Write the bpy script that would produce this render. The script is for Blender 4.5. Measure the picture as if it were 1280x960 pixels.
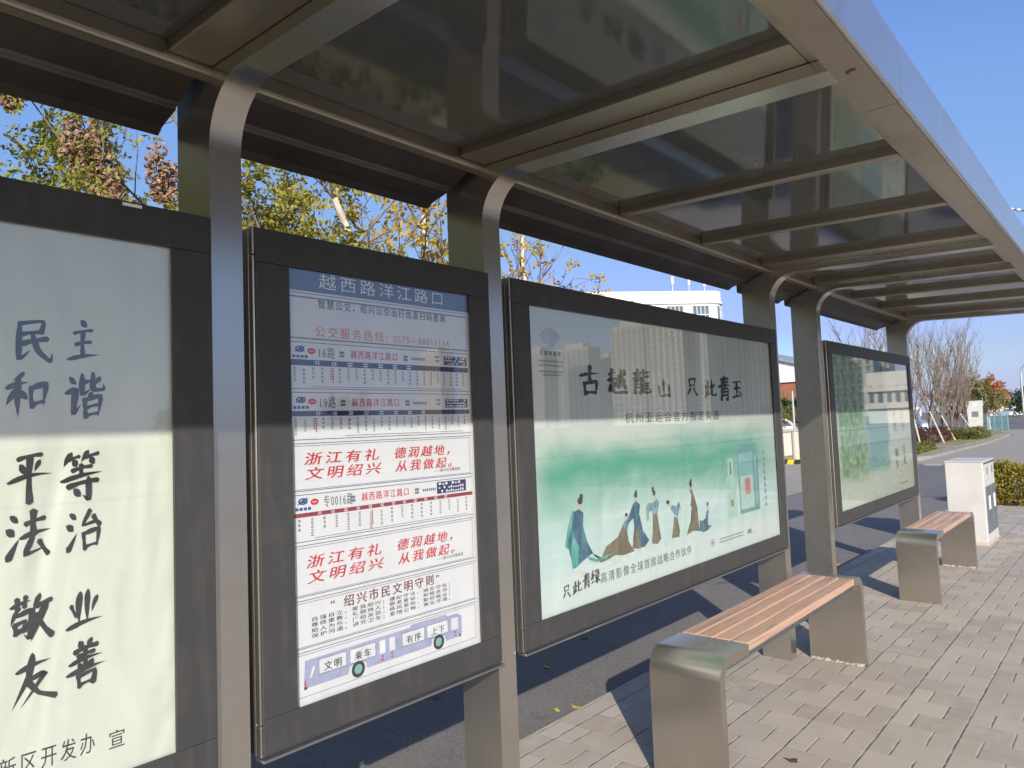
import bpy, bmesh, math, random
from mathutils import Vector, Matrix
import numpy as np

for o in list(bpy.data.objects):
    bpy.data.objects.remove(o, do_unlink=True)
SC = bpy.context.scene
COL = SC.collection
R = math.radians

# ------------------------------------------------------------------ camera
cam_d = bpy.data.cameras.new('camera')
cam = bpy.data.objects.new('camera', cam_d)
COL.objects.link(cam)
cam_d.sensor_width = 36.0
cam_d.lens = 36.0 * 895.65 / 1280.0
cam_d.clip_start = 0.05
cam_d.clip_end = 5000
_r = (0.7492068139, 0.6611770440, -0.0391671608)
_u = (0.0699348600, -0.0201646362, 0.9973477342)
_f = (-0.6586336351, 0.7499588682, 0.0613468068)
cam.matrix_world = Matrix(((_r[0], _u[0], -_f[0], 0.0), (_r[1], _u[1], -_f[1], 0.0),
                           (_r[2], _u[2], -_f[2], 1.4), (0, 0, 0, 1)))
SC.camera = cam

# ------------------------------------------------------------------ world, sun, exposure
SUN_EL = R(24.5)
S_DIR = Vector((math.cos(R(-45.5)) * math.cos(SUN_EL), math.sin(R(-45.5)) * math.cos(SUN_EL), math.sin(SUN_EL)))
W = bpy.data.worlds.new("World")
SC.world = W
W.use_nodes = True
wn = W.node_tree
bg = wn.nodes['Background']
sky = wn.nodes.new('ShaderNodeTexSky')
sky.sky_type = 'NISHITA'
sky.sun_disc = False
sky.sun_elevation = SUN_EL
sky.sun_rotation = math.atan2(S_DIR.x, S_DIR.y)
sky.altitude = 0
sky.air_density = 1.0
sky.dust_density = 0.8
sky.ozone_density = 2.0
# colour grade of the sky: flatter gradient, deeper blue (K * x ** G per channel)
sepc = wn.nodes.new('ShaderNodeSeparateColor'); comb = wn.nodes.new('ShaderNodeCombineColor')
wn.links.new(sky.outputs['Color'], sepc.inputs[0])
for ch_, (K_, G_, S_) in enumerate(((0.71, 0.66, 1.28), (0.735, 0.44, 1.42), (1.00, 0.16, 1.86))):
    a_ = wn.nodes.new('ShaderNodeMath'); a_.operation = 'MULTIPLY'; a_.inputs[1].default_value = 0.127
    b_ = wn.nodes.new('ShaderNodeMath'); b_.operation = 'POWER'; b_.inputs[1].default_value = G_
    c_ = wn.nodes.new('ShaderNodeMath'); c_.operation = 'MULTIPLY'; c_.inputs[1].default_value = K_ / 0.127
    wn.links.new(sepc.outputs[ch_], a_.inputs[0]); wn.links.new(a_.outputs[0], b_.inputs[0]); wn.links.new(b_.outputs[0], c_.inputs[0]); s_ = wn.nodes.new('ShaderNodeMath'); s_.operation = 'MULTIPLY'; s_.inputs[1].default_value = S_ / 0.127
    m_ = wn.nodes.new('ShaderNodeMath'); m_.operation = 'MINIMUM'
    wn.links.new(a_.outputs[0], s_.inputs[0]); wn.links.new(s_.outputs[0], m_.inputs[0]); wn.links.new(c_.outputs[0], m_.inputs[1])
    d_ = wn.nodes.new('ShaderNodeMath'); d_.operation = 'SUBTRACT'; d_.inputs[1].default_value = 0.80
    e_ = wn.nodes.new('ShaderNodeMath'); e_.operation = 'MAXIMUM'; e_.inputs[1].default_value = 0.0
    g_ = wn.nodes.new('ShaderNodeMath'); g_.operation = 'MULTIPLY_ADD'; g_.inputs[1].default_value = 2.2 / 0.127   # the glow round the sun keeps its strength
    wn.links.new(a_.outputs[0], d_.inputs[0]); wn.links.new(d_.outputs[0], e_.inputs[0]); wn.links.new(e_.outputs[0], g_.inputs[0]); wn.links.new(m_.outputs[0], g_.inputs[2])
    wn.links.new(g_.outputs[0], comb.inputs[ch_])
wn.links.new(comb.outputs[0], bg.inputs['Color'])
bg.inputs['Strength'].default_value = 0.09
sun_d = bpy.data.lights.new('sun', 'SUN')
sun_d.energy = 4.6
sun_d.angle = R(0.53)
sun_d.color = (1.0, 0.93, 0.83)
sun = bpy.data.objects.new('sun', sun_d)
COL.objects.link(sun)
sun.rotation_euler = S_DIR.to_track_quat('Z', 'Y').to_euler()
sun.location = (6, -6, 8)
SC.view_settings.view_transform = 'Standard'
SC.view_settings.look = 'None'
SC.view_settings.gamma = 1.0
SC.view_settings.exposure = 0.36
SC.view_settings.use_curve_mapping = False
SC.render.engine = 'CYCLES'
SC.cycles.use_denoising = True
SC.cycles.max_bounces = 8
SC.cycles.transparent_max_bounces = 12
SC.cycles.caustics_reflective = False
SC.cycles.caustics_refractive = False

# ------------------------------------------------------------------ helpers
def base_name(n):
    return n

class MB:
    """collects geometry (world coordinates) into one mesh"""
    def __init__(s):
        s.v = []; s.f = []; s.m = []; s.mi = 0; s.sm = []
    def add(s, vs, fs, smooth=False):
        n = len(s.v)
        s.v += [tuple(p) for p in vs]
        for f in fs:
            s.f.append(tuple(i + n for i in f)); s.m.append(s.mi); s.sm.append(smooth)
    def box(s, x0, x1, y0, y1, z0, z1):
        s.add([(x0, y0, z0), (x1, y0, z0), (x1, y1, z0), (x0, y1, z0), (x0, y0, z1), (x1, y0, z1), (x1, y1, z1), (x0, y1, z1)],
              [(0, 3, 2, 1), (4, 5, 6, 7), (0, 1, 5, 4), (1, 2, 6, 5), (2, 3, 7, 6), (3, 0, 4, 7)])
    def prism(s, prof, axis, a, b, smooth=False):
        """prof = closed 2D polygon; axis 'x': (y,z); 'y': (x,z); 'z': (x,y)"""
        def P(p, t):
            return {'x': (t, p[0], p[1]), 'y': (p[0], t, p[1]), 'z': (p[0], p[1], t)}[axis]
        n = len(prof)
        vs = [P(p, a) for p in prof] + [P(p, b) for p in prof]
        s.add(vs, [tuple(range(n))[::-1], tuple(range(n, 2 * n))])
        s.add(vs, [(i, (i + 1) % n, n + (i + 1) % n, n + i) for i in range(n)], smooth)
    def tube(s, pts, rad, n=6, cap=True):
        pts = [Vector(p) for p in pts]
        if not hasattr(rad, '__len__'): rad = [rad] * len(pts)
        rings = []
        up = None
        for i, p in enumerate(pts):
            d = (pts[min(i + 1, len(pts) - 1)] - pts[max(i - 1, 0)])
            if d.length < 1e-9: d = Vector((0, 0, 1))
            d.normalize()
            if up is None:
                up = d.orthogonal().normalized()
            up = (up - d * up.dot(d))
            if up.length < 1e-6: up = d.orthogonal()
            up.normalize()
            w = d.cross(up)
            rings.append([p + (up * math.cos(2 * math.pi * k / n) + w * math.sin(2 * math.pi * k / n)) * rad[i] for k in range(n)])
        vs = [q for r in rings for q in r]
        fs = []
        for i in range(len(pts) - 1):
            for k in range(n):
                fs.append((i * n + k, i * n + (k + 1) % n, (i + 1) * n + (k + 1) % n, (i + 1) * n + k))
        s.add(vs, fs, True)
        if cap:
            s.add(rings[0], [tuple(range(n))[::-1]]); s.add(rings[-1], [tuple(range(n))])
    def disc(s, c, u, v, ru, rv, n=20, a0=0, a1=2 * math.pi):
        c = Vector(c); u = Vector(u); v = Vector(v)
        s.add([c + u * ru * math.cos(a0 + (a1 - a0) * k / n) + v * rv * math.sin(a0 + (a1 - a0) * k / n) for k in range(n)], [tuple(range(n))])
    def build(s, name, mats, parent=None, loc=None, bevel=0, seg=2, merge=False):
        if not isinstance(mats, (list, tuple)): mats = [mats]
        off = Vector((0, 0, 0))
        if parent is not None:
            p = parent
            while p is not None:
                off += p.location; p = p.parent
        elif loc is not None:
            off = Vector(loc)
        me = bpy.data.meshes.new(name)
        me.from_pydata([tuple(Vector(v) - off) for v in s.v], [], s.f)
        me.polygons.foreach_set('material_index', s.m)
        me.polygons.foreach_set('use_smooth', s.sm)
        for m in mats: me.materials.append(m)
        if merge:
            bm = bmesh.new(); bm.from_mesh(me)
            bmesh.ops.remove_doubles(bm, verts=bm.verts, dist=1e-5)
            bm.to_mesh(me); bm.free()
        me.update()
        o = bpy.data.objects.new(name, me)
        COL.objects.link(o)
        if parent is not None: o.parent = parent
        else: o.location = off
        if bevel:
            b = o.modifiers.new('bevel', 'BEVEL'); b.width = bevel; b.segments = seg; b.limit_method = 'ANGLE'; b.angle_limit = R(40)
        return o

def thing(name, label, cat, loc=(0, 0, 0), group=None):
    o = bpy.data.objects.new(name, None); COL.objects.link(o)
    o.empty_display_size = 0.1
    o.location = loc
    return tag(o, label, cat, group)
def tag(o, label, cat, group=None):
    o['label'] = label; o['category'] = cat
    if group: o['group'] = group
    return o
def struct(o, kind='structure'):
    o['kind'] = kind; return o
def dup(root, loc, label, rotz=0.0, scale=1.0, group=None):
    r = root.copy(); COL.objects.link(r); r.location = loc; r.rotation_euler = (0, 0, rotz); r.scale = (scale,) * 3
    r['label'] = label
    if group: r['group'] = group
    for ch in list(root.children):
        c = ch.copy(); COL.objects.link(c); c.parent = r
        for g in list(ch.children):
            d = g.copy(); COL.objects.link(d); d.parent = c
    return r

# ------------------------------------------------------------------ materials
class NT:
    def __init__(s, name):
        s.mat = bpy.data.materials.new(name); s.mat.use_nodes = True
        s.t = s.mat.node_tree; s.b = s.t.nodes['Principled BSDF']; s.out = s.t.nodes['Material Output']
        tc = s.t.nodes.new('ShaderNodeTexCoord'); s.obj = tc.outputs['Object']
        s.geo = s.t.nodes.new('ShaderNodeNewGeometry').outputs['Position']
    def n(s, typ, **kw):
        x = s.t.nodes.new(typ)
        for k, v in kw.items():
            if k.startswith('_'): setattr(x, k[1:], v)
            else: s.set(x.inputs[k.replace('__', ' ')], v)
        return x
    def set(s, inp, v):
        if hasattr(v, 'is_linked'): s.t.links.new(v, inp)
        elif hasattr(v, '__len__') and len(v) == 3 and len(getattr(inp, 'default_value', (0,) * 3)) == 4: inp.default_value = (*v, 1)
        else: inp.default_value = v
    def noise(s, scale, detail=4, rough=0.55, vec=None, dist=0.0):
        x = s.t.nodes.new('ShaderNodeTexNoise')
        s.set(x.inputs['Scale'], scale); s.set(x.inputs['Detail'], detail); s.set(x.inputs['Roughness'], rough); s.set(x.inputs['Distortion'], dist)
        s.t.links.new(vec if vec is not None else s.geo, x.inputs['Vector'])
        return x.outputs['Fac']
    def scale(s, vec, sc, loc=(0, 0, 0)):
        x = s.t.nodes.new('ShaderNodeMapping'); s.t.links.new(vec, x.inputs['Vector'])
        x.inputs['Scale'].default_value = sc; x.inputs['Location'].default_value = loc
        return x.outputs['Vector']
    def ramp(s, fac, stops, interp='LINEAR'):
        x = s.t.nodes.new('ShaderNodeValToRGB'); s.t.links.new(fac, x.inputs['Fac'])
        cr = x.color_ramp; cr.interpolation = interp
        while len(cr.elements) < len(stops): cr.elements.new(0.5)
        for e, (p, c) in zip(cr.elements, stops):
            e.position = p; e.color = (*c, 1) if hasattr(c, '__len__') else (c, c, c, 1)
        return x.outputs['Color']
    def math(s, op, a, b=0.0, c=None, clamp=False):
        x = s.t.nodes.new('ShaderNodeMath'); x.operation = op; x.use_clamp = clamp
        s.set(x.inputs[0], a); s.set(x.inputs[1], b)
        if c is not None: s.set(x.inputs[2], c)
        return x.outputs[0]
    def mix(s, fac, a, b, blend='MIX'):
        x = s.t.nodes.new('ShaderNodeMix'); x.data_type = 'RGBA'; x.blend_type = blend
        s.set(x.inputs['Factor'], fac)
        for i, v in ((6, a), (7, b)):
            if hasattr(v, 'is_linked'): s.t.links.new(v, x.inputs[i])
            else: x.inputs[i].default_value = (*v, 1)
        return x.outputs[2]
    def smooth(s, v, lo, hi):
        x = s.t.nodes.new('ShaderNodeMapRange'); x.interpolation_type = 'SMOOTHSTEP'
        s.set(x.inputs['Value'], v); x.inputs['From Min'].default_value = lo; x.inputs['From Max'].default_value = hi
        return x.outputs['Result']
    def sep(s, vec):
        x = s.t.nodes.new('ShaderNodeSeparateXYZ'); s.t.links.new(vec, x.inputs[0]); return x.outputs
    def bump(s, h, strength=0.3, dist=0.01):
        x = s.t.nodes.new('ShaderNodeBump'); s.set(x.inputs['Height'], h)
        x.inputs['Strength'].default_value = strength; x.inputs['Distance'].default_value = dist
        s.t.links.new(x.outputs['Normal'], s.b.inputs['Normal'])
    def col(s, v): s.set(s.b.inputs['Base Color'], v)
    def rough(s, v): s.set(s.b.inputs['Roughness'], v)
    def metal(s, v): s.set(s.b.inputs['Metallic'], v)

def simple(name, c, rough=0.6, metal=0.0, var=0.18, vs=6.0, bump=0.0, spec=None):
    m = NT(name)
    f = m.noise(vs, 5, 0.6)
    lo = tuple(x * (1 - var) for x in c); hi = tuple(min(1, x * (1 + var)) for x in c)
    m.col(m.ramp(f, [(0.3, lo), (0.7, hi)])); m.rough(rough); m.metal(metal)
    if bump: m.bump(m.noise(vs * 8, 4), bump, 0.004)
    if spec is not None: m.b.inputs['Specular IOR Level'].default_value = spec
    return m.mat

def steel(name, c, rough=0.34, stretch=(90, 90, 2.0), grime=0.35, bmp=0.05, amp=1.0):
    m = NT(name)
    g = m.noise(1.0, 2, 0.5, m.scale(m.geo, stretch))
    d = m.noise(2.2, 4, 0.55)
    d2 = m.noise(5, 3, 0.55)
    dirt = m.math('MULTIPLY', m.smooth(d, 0.45, 0.75), m.smooth(d2, 0.35, 0.7))
    base = m.mix(m.math('MULTIPLY', dirt, grime), c, tuple(x * y for x, y in zip(c, (0.55, 0.47, 0.38))))
    base = m.mix(m.math('MULTIPLY', g, 0.35 * amp), base, tuple(x * 0.72 for x in c))
    m.col(base); m.metal(0.92)
    m.rough(m.math('MULTIPLY_ADD', d, 0.14, rough - 0.07))
    if bmp: m.bump(g, bmp, 0.001)
    return m.mat

M_STEEL = steel('brushed_steel', (0.56, 0.53, 0.48), 0.27, (45, 45, 0.5), 0.5, 0.0, 0.7)
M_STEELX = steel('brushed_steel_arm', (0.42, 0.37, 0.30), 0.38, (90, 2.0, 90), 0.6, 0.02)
M_BENCH = steel('bench_steel', (0.50, 0.465, 0.41), 0.27, (1.5, 160, 160), 0.3, 0.0, 0.3)
M_FASCIA = steel('fascia_steel', (0.63, 0.63, 0.635), 0.30, (10, 2.0, 2.5), 0.65, 0.012)
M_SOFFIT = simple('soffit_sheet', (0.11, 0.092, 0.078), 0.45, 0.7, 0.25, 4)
M_CASE = steel('case_steel', (0.40, 0.385, 0.36), 0.34)

def door_mat():
    m = NT('charcoal_powder_coat')
    f = m.noise(9, 6, 0.65); g = m.noise(1.0, 3, 0.6, m.scale(m.geo, (30, 30, 3)))
    m.col(m.mix(m.smooth(m.math('MULTIPLY', f, g), 0.2, 0.42), (0.046, 0.046, 0.046), (0.060, 0.0595, 0.057)))
    m.rough(m.math('MULTIPLY_ADD', f, 0.2, 0.42)); m.b.inputs['Specular IOR Level'].default_value = 0.3
    m.bump(m.noise(160, 2), 0.05, 0.001)
    return m.mat
M_DOOR = door_mat()

def glass_mat():
    m = NT('clear_pane')
    t = m.t; t.nodes.remove(m.b)
    tr = t.nodes.new('ShaderNodeBsdfTransparent'); tr.inputs['Color'].default_value = (0.975, 0.985, 0.985, 1)
    gl = t.nodes.new('ShaderNodeBsdfGlossy'); gl.inputs['Roughness'].default_value = 0.02
    lw = t.nodes.new('ShaderNodeLayerWeight'); lw.inputs['Blend'].default_value = 0.5
    fac = m.math('MULTIPLY_ADD', m.math('POWER', lw.outputs['Facing'], 4.6), 0.88, 0.095, clamp=True)
    mx = t.nodes.new('ShaderNodeMixShader')
    bp = t.nodes.new('ShaderNodeBump'); bp.inputs['Strength'].default_value = 0.02; bp.inputs['Distance'].default_value = 0.01
    t.links.new(m.noise(2.2, 1), bp.inputs['Height'])
    t.links.new(bp.outputs[0], gl.inputs['Normal'])
    t.links.new(fac, mx.inputs[0]); t.links.new(tr.outputs[0], mx.inputs[1]); t.links.new(gl.outputs[0], mx.inputs[2])
    t.links.new(mx.outputs[0], m.out.inputs['Surface'])
    return m.mat
M_GLASS = glass_mat()

def roofglass_mat():
    m = NT('tinted_roof_glass')
    d = m.noise(2.5, 6, 0.7); e = m.noise(40, 4, 0.7)
    m.col(m.mix(m.math('MULTIPLY', m.smooth(d, 0.4, 0.8), e), (0.085, 0.086, 0.084), (0.15, 0.147, 0.138)))
    m.rough(m.math('MULTIPLY_ADD', m.smooth(d, 0.45, 0.8), 0.12, 0.05))
    m.b.inputs['IOR'].default_value = 1.6
    return m.mat
M_ROOFGLASS = roofglass_mat()

def wood_mat(name, c):
    m = NT(name)
    g = m.noise(1.0, 6, 0.65, m.scale(m.geo, (55, 2.2, 55)), 0.6)
    d = m.noise(5, 4)
    c2 = tuple(x * 0.62 for x in c)
    m.col(m.mix(m.math('MULTIPLY', d, 0.4), m.ramp(g, [(0.34, tuple(x * 0.8 for x in c2)), (0.48, c), (0.7, tuple(min(1, x * 1.12) for x in c))]), (0.50, 0.40, 0.32)))
    m.rough(0.55); m.bump(g, 0.25, 0.003)
    return m.mat
M_WOOD = wood_mat('reddish_slat_wood', (0.48, 0.285, 0.195))

def paper(name, c, wr=0.25, tint=None):
    m = NT(name)
    f = m.noise(1.0, 4, 0.6, m.scale(m.geo, (3, 9, 2.2)), 0.8)
    m.col(m.mix(m.smooth(f, 0.35, 0.75), c, tint or tuple(x * 0.93 for x in c)))
    m.rough(0.55)
    w = m.noise(1.0, 2, 0.5, m.scale(m.geo, (4, 4.5, 1.6)), 1.2)
    m.bump(w, wr, 0.02)
    return m.mat
M_PAPER1 = paper('cream_green_poster', (0.78, 0.81, 0.69), 0.9, (0.72, 0.76, 0.62))
M_PAPER2 = paper('white_notice_paper', (0.83, 0.83, 0.85), 0.18)
def ink(name, c, rough=0.55): 
    return simple(name, c, rough, 0, 0.12, 30)
K_BLACK = ink('black_ink', (0.022, 0.024, 0.026))
K_GREY = ink('grey_ink', (0.16, 0.17, 0.19))
K_RED = ink('red_ink', (0.62, 0.02, 0.025))
K_NAVY = ink('navy_ink', (0.024, 0.026, 0.11))
K_HEAD = ink('slate_header_ink', (0.125, 0.15, 0.25))
K_CRIM = ink('crimson_band_ink', (0.30, 0.025, 0.045))
K_MAROON = ink('maroon_ink', (0.16, 0.012, 0.02))
K_ORANGE = ink('orange_ink', (0.72, 0.24, 0.06))
K_PINK = ink('orange_red_ink', (0.66, 0.20, 0.12))
K_WHITE = ink('white_ink', (0.80, 0.82, 0.84))
K_BLUE = ink('blue_ink', (0.02, 0.06, 0.28))
K_LAV = ink('lavender_ink', (0.40, 0.42, 0.62))
K_LAV2 = ink('pale_lavender_ink', (0.62, 0.65, 0.76))
K_TEAL = ink('teal_ink', (0.22, 0.50, 0.44))
K_WARMW = ink('warm_white_ink', (0.80, 0.80, 0.74))

def wash_poster():
    m = NT('mint_wash_poster')
    _, y, z = m.sep(m.geo)
    cloud = m.noise(1.0, 5, 0.62, m.scale(m.geo, (1, 2.2, 5.0)), 0.5)
    zz = m.math('MULTIPLY_ADD', m.math('SUBTRACT', cloud, 0.5), 0.22, z)
    side = m.math('MULTIPLY', m.smooth(y, 1.9, 2.05), m.smooth(m.math('SUBTRACT', 4.2, y), 0.05, 0.5))
    up = m.math('SUBTRACT', 1.0, m.smooth(zz, 1.21, 1.41))
    dn = m.smooth(zz, 0.98, 1.24)
    band = m.math('MULTIPLY', m.math('MULTIPLY', up, dn), m.math('MULTIPLY_ADD', side, 0.6, 0.4))
    low = m.math('MULTIPLY', m.math('SUBTRACT', 1.0, m.smooth(z, 1.0, 1.3)), 1.0)
    streak = m.noise(1.0, 4, 0.6, m.scale(m.geo, (1, 1.4, 26.0)), 0.4)
    c0 = m.mix(low, (0.64, 0.70, 0.655), (0.56, 0.74, 0.69))
    c0 = m.mix(m.math('MULTIPLY', m.math('MULTIPLY', low, m.smooth(z, 0.85, 0.95)), m.smooth(streak, 0.5, 0.75)), c0, (0.72, 0.80, 0.77))
    c0 = m.mix(m.math('SUBTRACT', 1.0, m.smooth(m.math('MULTIPLY_ADD', cloud, 0.05, z), 0.84, 0.93)), c0, (0.68, 0.78, 0.735))
    m.col(m.mix(band, c0, (0.075, 0.39, 0.245)))
    m.rough(0.55)
    m.bump(m.noise(1.0, 2, 0.5, m.scale(m.geo, (4, 3.5, 1.8)), 1.2), 0.6, 0.02)
    return m.mat
M_PAPER3 = wash_poster()
def lake_poster():
    m = NT('lakeside_print_poster')
    _, y, z = m.sep(m.geo)
    a = m.noise(6, 5, 0.65); b = m.noise(16, 5, 0.7)
    edge = m.math('MULTIPLY_ADD', m.math('SUBTRACT', a, 0.5), 0.5, y)
    leftm = m.math('MULTIPLY', m.math('SUBTRACT', 1.0, m.smooth(edge, 5.85, 6.05)), m.math('MULTIPLY', m.smooth(y, 5.22, 5.35), m.smooth(m.math('MULTIPLY_ADD', a, 0.15, z), 0.93, 1.08)))
    lake = m.math('MULTIPLY', m.math('MULTIPLY', m.smooth(edge, 5.85, 6.05), m.math('SUBTRACT', 1.0, m.smooth(edge, 6.5, 6.66))), m.smooth(z, 0.90, 1.0))
    c = m.mix(m.smooth(z, 0.8, 1.5), (0.70, 0.78, 0.70), (0.64, 0.74, 0.70))
    c = m.mix(lake, c, m.ramp(m.math('MULTIPLY_ADD', a, 0.3, m.math('MULTIPLY_ADD', z, 1.0, -0.85)), [(0.1, (0.33, 0.60, 0.60)), (0.8, (0.16, 0.36, 0.42))]))
    c = m.mix(leftm, c, m.ramp(b, [(0.32, (0.10, 0.25, 0.14)), (0.5, (0.26, 0.43, 0.28)), (0.66, (0.60, 0.72, 0.55))]))
    m.col(c); m.rough(0.55)
    return m.mat
M_PAPER4 = lake_poster()

def paving_mat():
    m = NT('concrete_paver_bond')
    x, y, z = m.sep(m.geo)
    P, Q = 0.28, 0.173
    wob = m.math('MULTIPLY_ADD', m.noise(7, 2), 0.007, -0.0035)
    u = m.math('DIVIDE', m.math('ADD', m.math('ADD', x, 0.972 + 28.0), wob), P)
    si = m.math('FLOOR', u); fu = m.math('FRACT', u)
    jit = m.noise(0.9, 0, 0.5, m.scale(m.geo, (37, 0.3, 1)))
    v = m.math('DIVIDE', m.math('ADD', m.math('ADD', y, 34.6 - 3.437), wob), Q)
    vi = m.math('FLOOR', v); fv = m.math('FRACT', v)
    par = m.math('FLOORED_MODULO', m.math('ADD', vi, si), 2.0)
    split = m.math('MULTIPLY_ADD', par, -0.345, 0.655)
    d1 = m.math('MULTIPLY', m.math('MINIMUM', fu, m.math('SUBTRACT', 1.0, fu)), P)
    d2 = m.math('MULTIPLY', m.math('ABSOLUTE', m.math('SUBTRACT', fu, split)), P)
    d3 = m.math('MULTIPLY', m.math('MINIMUM', fv, m.math('SUBTRACT', 1.0, fv)), Q)
    dj = m.math('MINIMUM', d1, m.math('MINIMUM', d2, m.math('ADD', d3, 0.003)))
    # brick id colour
    bid = m.math('ADD', m.math('MULTIPLY', si, 7.31), m.math('ADD', m.math('MULTIPLY', vi, 3.17), m.math('MULTIPLY', m.math('GREATER_THAN', fu, split), 11.7)))
    wn_ = m.t.nodes.new('ShaderNodeTexWhiteNoise'); wn_.noise_dimensions = '1D'; m.t.links.new(bid, wn_.inputs['W'])
    fine = m.noise(220, 3, 0.7); mid = m.noise(9, 6, 0.65); big = m.noise(0.9, 5, 0.6)
    c = m.ramp(wn_.outputs['Value'], [(0.0, (0.355, 0.302, 0.24)), (1.0, (0.485, 0.425, 0.345))])
    c = m.mix(m.smooth(mid, 0.42, 0.75), c, (0.45, 0.40, 0.33))
    c = m.mix(m.math('MULTIPLY', m.smooth(big, 0.46, 0.68), 0.6), c, (0.335, 0.30, 0.255))
    c = m.mix(m.math('MULTIPLY', m.math('SUBTRACT', fine, 0.5), 0.8, clamp=True), c, (0.22, 0.20, 0.17))
    st = m.smooth(m.noise(3.3, 5, 0.7, m.scale(m.geo, (1, 1, 1), (4, 9, 0))), 0.66, 0.8)
    c = m.mix(m.math('MULTIPLY', st, 0.5), c, (0.235, 0.19, 0.145))
    # joints: deep for the long ones, sand filled for most of the short ones
    gapn = m.noise(11, 3, 0.6)
    long_ = m.math('SUBTRACT', 1.0, m.smooth(d1, 0.0016, 0.0050))
    shrt = m.math('SUBTRACT', 1.0, m.smooth(d2, 0.0014, 0.0046))
    perp = m.math('SUBTRACT', 1.0, m.smooth(d3, 0.0008, 0.003))
    jd = m.math('MAXIMUM', m.math('MULTIPLY', long_, m.smooth(gapn, 0.36, 0.6)), m.math('MULTIPLY', shrt, m.smooth(gapn, 0.4, 0.66)))
    jd = m.math('MAXIMUM', jd, m.math('MULTIPLY', perp, m.math('MULTIPLY', m.smooth(gapn, 0.52, 0.8), 0.35)))
    js = m.math('MAXIMUM', long_, m.math('MAXIMUM', shrt, perp))
    c = m.mix(m.math('MULTIPLY', m.math('MAXIMUM', long_, m.math('MAXIMUM', m.math('MULTIPLY', shrt, 0.7), m.math('MULTIPLY', perp, 0.5))), 0.6), c, (0.36, 0.315, 0.255))
    c = m.mix(m.math('MULTIPLY', jd, 0.9), c, (0.075, 0.062, 0.05))
    vg = m.t.nodes.new('ShaderNodeTexVoronoi'); vg.inputs['Scale'].default_value = 2.6; m.t.links.new(m.geo, vg.inputs['Vector'])
    vs_ = m.sep(vg.outputs['Color'])
    gum = m.math('MULTIPLY', m.math('SUBTRACT', 1.0, m.smooth(m.math('MULTIPLY_ADD', m.math('SUBTRACT', mid, 0.5), 0.05, vg.outputs['Distance']), 0.028, 0.05)), m.math('GREATER_THAN', vs_[0], 0.62))
    c = m.mix(m.math('MULTIPLY', gum, 0.62), c, (0.12, 0.105, 0.09))
    m.col(c); m.rough(0.85)
    h = m.math('ADD', m.math('MULTIPLY', m.smooth(dj, 0.0, 0.007), 1.0), m.math('MULTIPLY_ADD', fine, 0.10, m.math('MULTIPLY', wn_.outputs['Value'], 0.35)))
    h = m.math('ADD', h, m.math('MULTIPLY', mid, 0.4))
    m.bump(h, 0.55, 0.0035)
    return m.mat
M_PAVE = paving_mat()
def asphalt_mat(name, c, dust=(0.24, 0.215, 0.185), da=0.4):
    m = NT(name)
    f = m.math('ADD', m.math('MULTIPLY', m.noise(240, 3, 0.75), 0.5), m.math('MULTIPLY', m.noise(70, 3, 0.7), 0.5)); g = m.noise(2.2, 6, 0.65); h = m.noise(0.35, 5, 0.6)
    col = m.ramp(f, [(0.36, tuple(x * 0.5 for x in c)), (0.5, c), (0.66, tuple(x * 1.75 for x in c))])
    col = m.mix(m.math('MULTIPLY', m.smooth(m.math('MULTIPLY', g, m.math('ADD', h, 0.5)), 0.35, 0.7), da), col, dust)
    vr = m.t.nodes.new('ShaderNodeTexVoronoi'); vr.feature = 'DISTANCE_TO_EDGE'; vr.inputs['Scale'].default_value = 0.55
    wv = m.t.nodes.new('ShaderNodeVectorMath'); wv.operation = 'ADD'; nz = m.t.nodes.new('ShaderNodeTexNoise'); nz.inputs['Scale'].default_value = 1.6; nz.inputs['Detail'].default_value = 5
    m.t.links.new(m.geo, nz.inputs['Vector']); m.t.links.new(m.geo, wv.inputs[0]); m.t.links.new(nz.outputs['Color'], wv.inputs[1]); m.t.links.new(wv.outputs[0], vr.inputs['Vector'])
    col = m.mix(m.math('MULTIPLY', m.math('SUBTRACT', 1.0, m.smooth(vr.outputs['Distance'], 0.002, 0.008)), m.math('MULTIPLY', m.smooth(h, 0.45, 0.6), 0.8)), col, tuple(x * 0.35 for x in c))
    m.col(col); m.rough(0.85); m.bump(f, 0.6, 0.005)
    return m.mat
M_ASPH = asphalt_mat('worn_asphalt', (0.165, 0.152, 0.138))
M_ASPHD = asphalt_mat('darker_asphalt', (0.135, 0.13, 0.128), da=0.25)
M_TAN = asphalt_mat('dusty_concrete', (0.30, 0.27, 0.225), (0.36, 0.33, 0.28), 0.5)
M_KERB = asphalt_mat('kerb_stone', (0.27, 0.25, 0.225), (0.34, 0.31, 0.27), 0.4)
def grassy(name, a, b, c):
    m = NT(name)
    f = m.noise(1.2, 6, 0.65); g = m.noise(18, 5, 0.7)
    m.col(m.mix(m.smooth(f, 0.4, 0.65), m.ramp(g, [(0.3, a), (0.7, b)]), c)); m.rough(0.9); m.bump(g, 0.8, 0.05)
    return m.mat
M_VERGE = grassy('dry_verge_grass', (0.12, 0.125, 0.04), (0.32, 0.28, 0.11), (0.38, 0.31, 0.19))
M_GROUND = grassy('far_ground', (0.10, 0.11, 0.05), (0.17, 0.16, 0.09), (0.20, 0.18, 0.13))

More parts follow.
